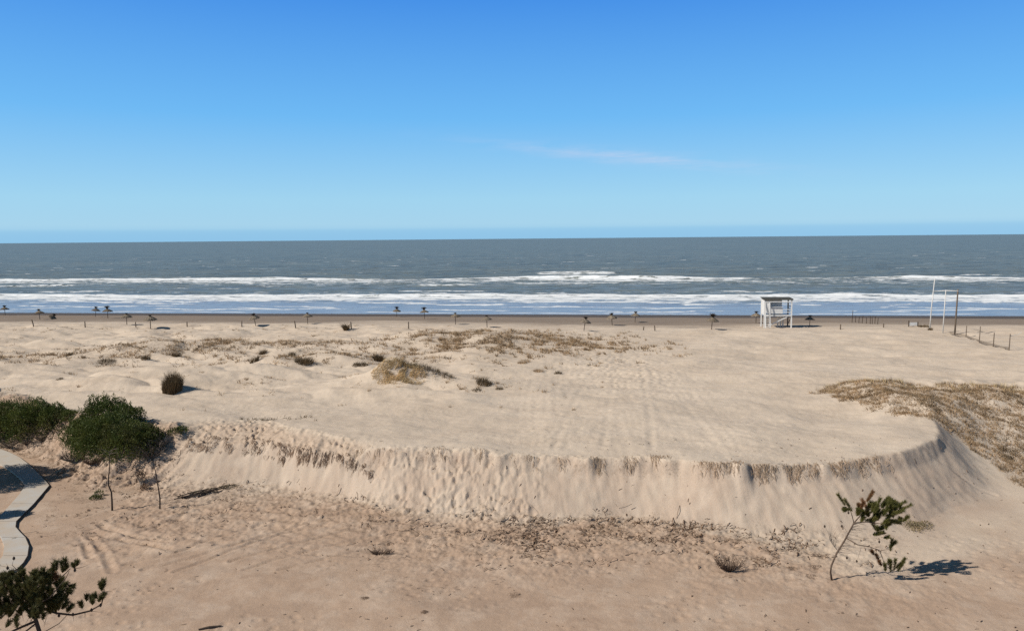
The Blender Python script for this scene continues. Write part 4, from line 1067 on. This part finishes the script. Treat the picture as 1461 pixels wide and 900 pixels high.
# ------------------------------------------------------------------ beach furniture
def umbrella_proto(seed, dark, tuft_h):
    rng = np.random.default_rng(seed); rr = random.Random(seed)
    root = empty('thatched_umbrella', (0, 0, 0))
    MB().tube([(0, 0, -.4), (0, 0, 1.0), (.02, 0, 2.3)], [.065, .06, .05], 7).build('pole', M_GREYWOOD, root, True)
    # thatch: layered strands over a low cone
    n = 560; a = rng.uniform(0, 6.283, n); r0 = rng.uniform(0, .6, n); r1 = np.minimum(r0 + rng.uniform(.35, .6, n), rng.uniform(.95, 1.18, n))
    z = lambda r: 2.18 - .50 * r - .08 * r * r
    w = rng.uniform(.03, .07, n); ca, sa = np.cos(a), np.sin(a)
    V = []
    for r, k in ((r0, .5), (r1, 1.0)):
        zz = z(r) + rng.uniform(-.03, .05, n) - (k > .9) * rng.uniform(0, .12, n)
        for s in (-1, 1): V.append(np.stack([r * ca - s * sa * w * k, r * sa + s * ca * w * k, zz], 1))
    V = np.stack(V, 1).reshape(-1, 3); i = np.arange(n) * 4; F = np.stack([i, i + 1, i + 3, i + 2], 1); T = np.repeat(rng.uniform(0, .5 if dark else 1, n), 4)
    # underlying shell with thickness
    k = 14; sv = []; sf = []
    for q in range(k):
        t = 6.283 * q / k; sv += [(.05 * math.cos(t), .05 * math.sin(t), 2.16), (1.0 * math.cos(t), 1.0 * math.sin(t), 1.60), (.95 * math.cos(t), .95 * math.sin(t), 1.53), (.05 * math.cos(t), .05 * math.sin(t), 2.08)]
    for q in range(k):
        b0 = q * 4; b1 = ((q + 1) % k) * 4
        for e in range(3): sf.append((b0 + e, b0 + e + 1, b1 + e + 1, b1 + e))
        sf.append((b0 + 3, b0, b1, b1 + 3))
    V, F, T = merge([(V, F, T), (np.array(sv), np.array(sf), np.full(len(sv), .2))])
    np_mesh('canopy', V, F, M_THATCH, root, attrs=dict(tint=T))
    n = 260; a = rng.uniform(0, 6.283, n); base = np.stack([.07 * np.cos(a), .07 * np.sin(a), np.full(n, 2.08)], 1)
    Vt, Ft, Tt = blades(base, tuft_h * rng.uniform(.6, 1.1, n), a, np.clip(rng.normal(.5, .25, n), .05, 1.1), .075, rng)
    np_mesh('top_tuft', Vt, Ft, M_TUFT, root, attrs=dict(tint=Tt))
    for q in range(4):
        t = .4 + q * math.pi / 2; MB().tube([(0, 0, 1.5), (.85 * math.cos(t), .85 * math.sin(t), 1.62)], .025, 5).build('strut', M_GREYWOOD, root)
    return root
protos = [umbrella_proto(1, True, .62), umbrella_proto(2, False, .55), umbrella_proto(3, False, .34), umbrella_proto(4, True, .85)]
UMB = [(7.5, 450, 0, 2, 1.0, 0, 'thatched umbrella with a dark canopy, farthest left on the beach, at the picture edge'),
       (57, 456, 1, 3, .95, -6, 'thatched umbrella with a pale canopy and dark tuft, left of the collapsed one'),
       (70, 455, 0, 70, .85, 38, 'collapsed thatched umbrella tilted over on its side, its canopy near the sand'),
       (136, 452, 0, 20, .95, 3, 'dark umbrella with a full bushy top, left of a close pair by the waterline'),
       (154, 454, 3, 5, 1.05, 0, 'dark umbrella with a tall ragged top, right of a close pair by the waterline'),
       (181, 463, 2, 0, 1.0, 2, 'umbrella with a flat wide canopy and hardly any tuft, just right of the close pair'),
       (215, 469, 2, 40, 1.12, 0, 'wide pointed thatched umbrella near the fence posts, right of the flat one'),
       (365, 465, 1, 10, .95, -4, 'thatched umbrella standing by itself among the fence posts in the left half'),
       (439, 462, 2, 10, .95, 0, 'flat grey umbrella standing alone above the leaning reed clump'),
       (566, 452, 3, 10, .9, 0, 'slim umbrella with a dark pole and tall tuft, left of two at the water'),
       (606, 455, 3, 15, .95, 0, 'umbrella with a big dark tuft over a pale canopy, right of two at the water'),
       (650, 463, 2, 30, 1.0, 4, 'umbrella with a pale drooping canopy, left of two behind the middle grassy dune'),
       (695, 467, 2, 70, .95, 0, 'small low umbrella partly behind the middle grassy dune'),
       (833, 472, 1, 20, .95, 8, 'stooped ragged umbrella, left of three just right of the middle dune'),
       (873.5, 464, 1, 50, .95, -4, 'pale umbrella, middle of three right of the middle dune'),
       (906, 460, 1, 90, .9, 0, 'umbrella with a dark pole, right of three right of the middle dune'),
       (1015, 470, 3, 33, 1.0, 3, 'tall umbrella standing alone left of the white lifeguard hut'),
       (1078.5, 461, 1, 45, .95, 0, 'umbrella half hidden behind the left side of the white lifeguard hut'),
       (1155, 466, 1, 60, .85, 0, 'low pale umbrella with a dark tuft just right of the white lifeguard hut')]
used = set()
for px, py, pr, rz, sc, tilt, lab in UMB:
    o = protos[pr] if pr not in used else copy_tree(protos[pr]); used.add(pr)
    o.location = ground_at(px, py, -.55 if tilt > 20 else -.02); o.scale = (sc * .88, sc * .88, sc * .82); o.rotation_euler = (math.radians((px * 7.3) % 13 - 6.5) if tilt < 20 else 0, math.radians(tilt + ((px * 3.7) % 9 - 4.5 if tilt < 20 else 0)), math.radians(rz if tilt < 20 else 0))
    tag(o, lab, 'umbrella', 'thatched beach umbrellas')

def hut():
    c = ground_at(1107, 467, -.05); root = empty('lifeguard_hut', c, math.radians(-7))
    W, Dp, zd, zt = 3.9, 2.3, 1.95, 4.0
    for sx, sy in ((-1, -1), (1, -1), (-1, 1), (1, 1)):
        MB().box((sx * W / 2, sy * Dp / 2, 2.0), (.16, .16, 4.74 if sy < 0 else 4.7)).build('corner_post', M_WHITEWOOD if (sx, sy) != (1, 1) else M_GREYWOOD, root)
    d = MB().box((0, 0, zd), (W - .17, Dp - .17, .10)); d.build('floor_deck', M_WHITEWOOD, root)
    MB().box((0, -Dp / 2 - .09, zd), (W + .14, .07, .17)).build('deck_beam', M_WHITEWOOD, root)
    MB().box((0, -Dp / 2 - .09, zt), (W + .14, .06, .13)).build('top_beam', M_WHITEWOOD, root)
    r = MB(); r.box((0, 0, 4.46), (W + .34, Dp + .3, .09), Matrix.Rotation(math.radians(2), 3, 'X'))
    ro = r.build('roof', M_ROOF, root)
    f = MB(); f.box((0, -Dp / 2 - .18, 4.36), (W + .36, .05, .22)); f.build('fascia', M_ROOF, ro)
    b = MB()
    for i in range(12): b.box((-W / 2 + .18 + i * .245, Dp / 2 - .06, 3.22), (.236, .05, 2.3))
    b.build('back_wall', M_PANELGREY, root)
    s = MB()
    for i in range(8): s.box((-W / 2 + .02, -Dp / 2 + .25 + i * .26, 3.1), (.05, .25, 2.2))
    s.build('side_wall', M_WHITEWOOD, root)
    p = MB()
    for i in range(4): p.box((-.42, -Dp / 2 - .03, 2.34 + i * .215), (2.2, .045, .205))
    p.build('front_panel', M_WHITEWOOD, root)
    MB().box((-.42, -Dp / 2 - .10, 3.23), (2.3, .22, .05)).build('counter', M_WHITEWOOD, root)
    for z in (2.45, 2.85): MB().box((1.32, -Dp / 2 - .03, z), (1.2, .05, .10)).build('front_rail', M_WHITEWOOD, root)
    for z in (2.45, 2.85, 3.3): MB().box((W / 2 - .01, 0, z), (.05, Dp - .2, .10)).build('side_rail', M_WHITEWOOD, root)
    MB().bar((-1.45, -Dp / 2 - .02, .35), (1.35, -Dp / 2 - .02, 1.75), .06, .14).build('brace', M_WHITEWOOD, root)
    MB().bar((W / 2, -Dp / 2 + .1, 1.75), (W / 2, Dp / 2 - .1, .4), .06, .12).build('brace', M_GREYWOOD, root)
    for x in (.35, .75, 1.1): MB().tube([(x, .45, -.3), (x, .45, 1.9)], .10, 8).build('pile', M_PALEWOOD, root)
    MB().tube([(-1.2, .6, -.3), (-1.2, .6, 1.9)], .09, 8).build('pile', M_GREYWOOD, root)
    # ladder at the left front corner
    l = empty('ladder', (-W / 2 + .35, -Dp / 2 - .25, 0)); l.parent = root
    for x in (-.33, .33): MB().bar((x, -.75, -.15), (x, .0, 3.9), .13, .10).build('stile', M_WHITEWOOD, l)
    for i in range(9):
        z = .25 + i * .27; MB().box((0, -.75 + .75 * (z + .15) / 4.05, z), (.56, .2, .05)).build('rung', M_WHITEWOOD, l)
    MB().box((0, .06, 3.1), (.56, .05, 1.5)).build('door_board', M_WHITEWOOD, l)
    tag(root, 'white wooden lifeguard hut on stilts with a ladder and flat dark roof, on the beach', 'lifeguard hut')
hut()

def post(name, px, py, h, r, lean, mat, label, cat, group):
    c = ground_at(px, py, 0); o = MB().tube([(0, 0, -.4), (lean * .4 * h, 0, h * .4), (lean * h, 0, h)], [r, r * .95, r * .85], 7).build(name, mat); o.location = c
    tag(o, label, cat, group)
for px, py, h, lean, lab in [(48.5, 466, 1.05, -.25, 'dark post leaning left, first of the beach post line, below the collapsed umbrella'),
                             (121.5, 467, .95, 0, 'upright post below the close pair of dark umbrellas'),
                             (194, 466.5, .8, -.05, 'short post just left of the wide pointed umbrella'),
                             (267, 466, .8, 0, 'post halfway between the wide pointed umbrella and the lone umbrella among the posts'),
                             (345, 466, .85, .03, 'post just left of the lone umbrella among the posts'),
                             (422, 468, 1.05, -.14, 'post leaning left just below the flat grey umbrella'),
                             (501.5, 469.5, 1.05, -.08, 'slightly bowed post touching the leaning dark reed clump'),
                             (583, 469, 1.0, 0, 'lone upright post below the pair of umbrellas at the water, right of the reeds'),
                             (918, 471, .5, .1, 'low stump left of the short post, right of the three umbrellas'),
                             (934.5, 472, .75, -.1, 'short post between the three umbrellas and the tall lone umbrella'),
                             (1199, 470, .75, 0, 'thin post right of the low pale umbrella by the lifeguard hut'),
                             (1260.5, 467, .6, 0, 'small post between the clump of stakes and the low white board')]:
    post('wooden_post', px, py, h, .085, lean, M_GREYWOOD, lab, 'post', 'posts across the upper beach')
for px, py, h, lean, lab in [(1215.5, 460, 2.0, .05, 'tallest dark stake, left end of the stake cluster'), (1220.5, 460, 1.15, 0, 'second stake from the left in the stake cluster'),
                             (1225, 460.5, 1.15, .1, 'third stake from the left in the stake cluster, tipped right'), (1230, 461, 1.2, .06, 'fourth stake from the left in the stake cluster'),
                             (1236, 461.5, .95, 0, 'short stake in the middle gap of the stake cluster'), (1241.5, 462, 1.35, 0, 'thick dark stake right of the middle gap in the stake cluster'),
                             (1244.5, 462, 1.1, -.05, 'brown stake touching the thick dark stake on its right'), (1248, 462, 1.25, .05, 'second stake from the right end of the stake cluster'),
                             (1252, 462.5, 1.0, .08, 'rightmost stake of the stake cluster')]:
    post('stake', px, py, h, .05, lean, M_DARKBARK, lab, 'stake', 'stakes at the back of the beach')

def pole_frame():
    a = ground_at(1326.5, 470); b_ = ground_at(1345, 475); c_ = ground_at(1362, 477.5); root = empty('pole_frame', a)
    q = b_ - a; r = c_ - a
    MB().tube([(0, 0, -.5), (.10, 0, 3), (.38, 0, 7.0)], [.085, .075, .06], 8).build('pole', M_PALEWOOD, root, True)
    MB().tube([q + Vector((0, 0, -.5)), q + Vector((.15, 0, 5.7))], [.075, .06], 8).build('pole', M_PALEWOOD, root, True)
    MB().tube([r + Vector((0, 0, -.5)), r + Vector((.15, 0, 5.95))], [.11, .09], 8).build('pole', M_GREYWOOD, root, True)
    MB().tube([Vector((.24, 0, 5.25)), q + Vector((.15, -.08, 5.62)), r + Vector((.15, -.1, 5.72))], .05, 7).build('crossbar', M_WHITEWOOD, root, True)
    tag(root, 'tall frame of three poles joined by a crossbar, left pole highest, on the right', 'pole frame')
pole_frame()

def low_fence():
    pts = [(1378, 481, 1.5), (1397, 489, 2.0), (1417, 494.5, 1.6), (1439.5, 499.5, 1.8)]
    c = ground_at(1345, 476); root = empty('low_beach_fence', c)
    tops = [Vector((.6, -.5, .35))]
    for px, py, h in pts:
        g = ground_at(px, py) - c; MB().tube([g + Vector((0, 0, -.4)), g + Vector((.05, 0, h))], [.06, .05], 6).build('post', M_GREYWOOD, root); tops.append(g + Vector((.02, 0, .32)))
    for p, q in zip(tops[:-1], tops[1:]):
        n = MB()
        for z in (0, -.12, -.24):
            n.tube([p + Vector((0, 0, z)), p.lerp(q, .5) + Vector((0, 0, z - .10)), q + Vector((0, 0, z))], .022, 4)
        for k in range(1, 14):
            s0 = p.lerp(q, k / 14); n.tube([s0 + Vector((0, 0, -.02)), s0 + Vector((.05, 0, -.34))], .014, 3)
        n.build('netting', M_GREYWOOD, root)
    g = ground_at(1439.5, 499.5) - c
    MB().tube([g + Vector((.05, 0, 1.55)), g + Vector((1.0, .2, 1.7)), g + Vector((1.5, .3, 1.95))], [.03, .025, .02], 5).build('broken_rail', M_PALEWOOD, root)
    tag(root, 'low fence of grey posts with sunken netting, running down right of the pole frame', 'fence')
low_fence()
def board():
    c = ground_at(1303, 466); root = empty('low_board', c)
    MB().box((0, 0, .42), (1.15, .05, .48)).build('board', M_WHITEWOOD, root)
    for x, h in ((-.68, .95), (.70, .75)): MB().tube([(x, .04, -.3), (x, .04, h)], .08, 6).build('post', M_DARKBARK, root)
    tag(root, 'low white board fixed between two short dark posts left of the pole frame', 'board')
board()
tuft('beach_brush', 1318, 466, .85, .5, M_DARKGRASS, 'low brown brush heap between the white board and the tall leaning pole', 'brush', 260, .8, .3, .05, None)
tuft('beach_brush', 1327, 471, .3, .55, M_DARKGRASS, 'small dark brush clump against the foot of the tall leaning pole', 'brush', 120, .6, .3, .05, None)

# ------------------------------------------------------------------ sky colour: blue in view, darkened overhead to cut shadow fill, pale low down, one thin cloud wisp


scene.view_settings.view_transform = 'Standard'; scene.view_settings.look = 'None'
scene.view_settings.exposure = 0; scene.view_settings.gamma = 1
scene.render.engine = 'CYCLES'
scene.cycles.max_bounces = 6; scene.cycles.transparent_max_bounces = 4
scene.cycles.use_denoising = False
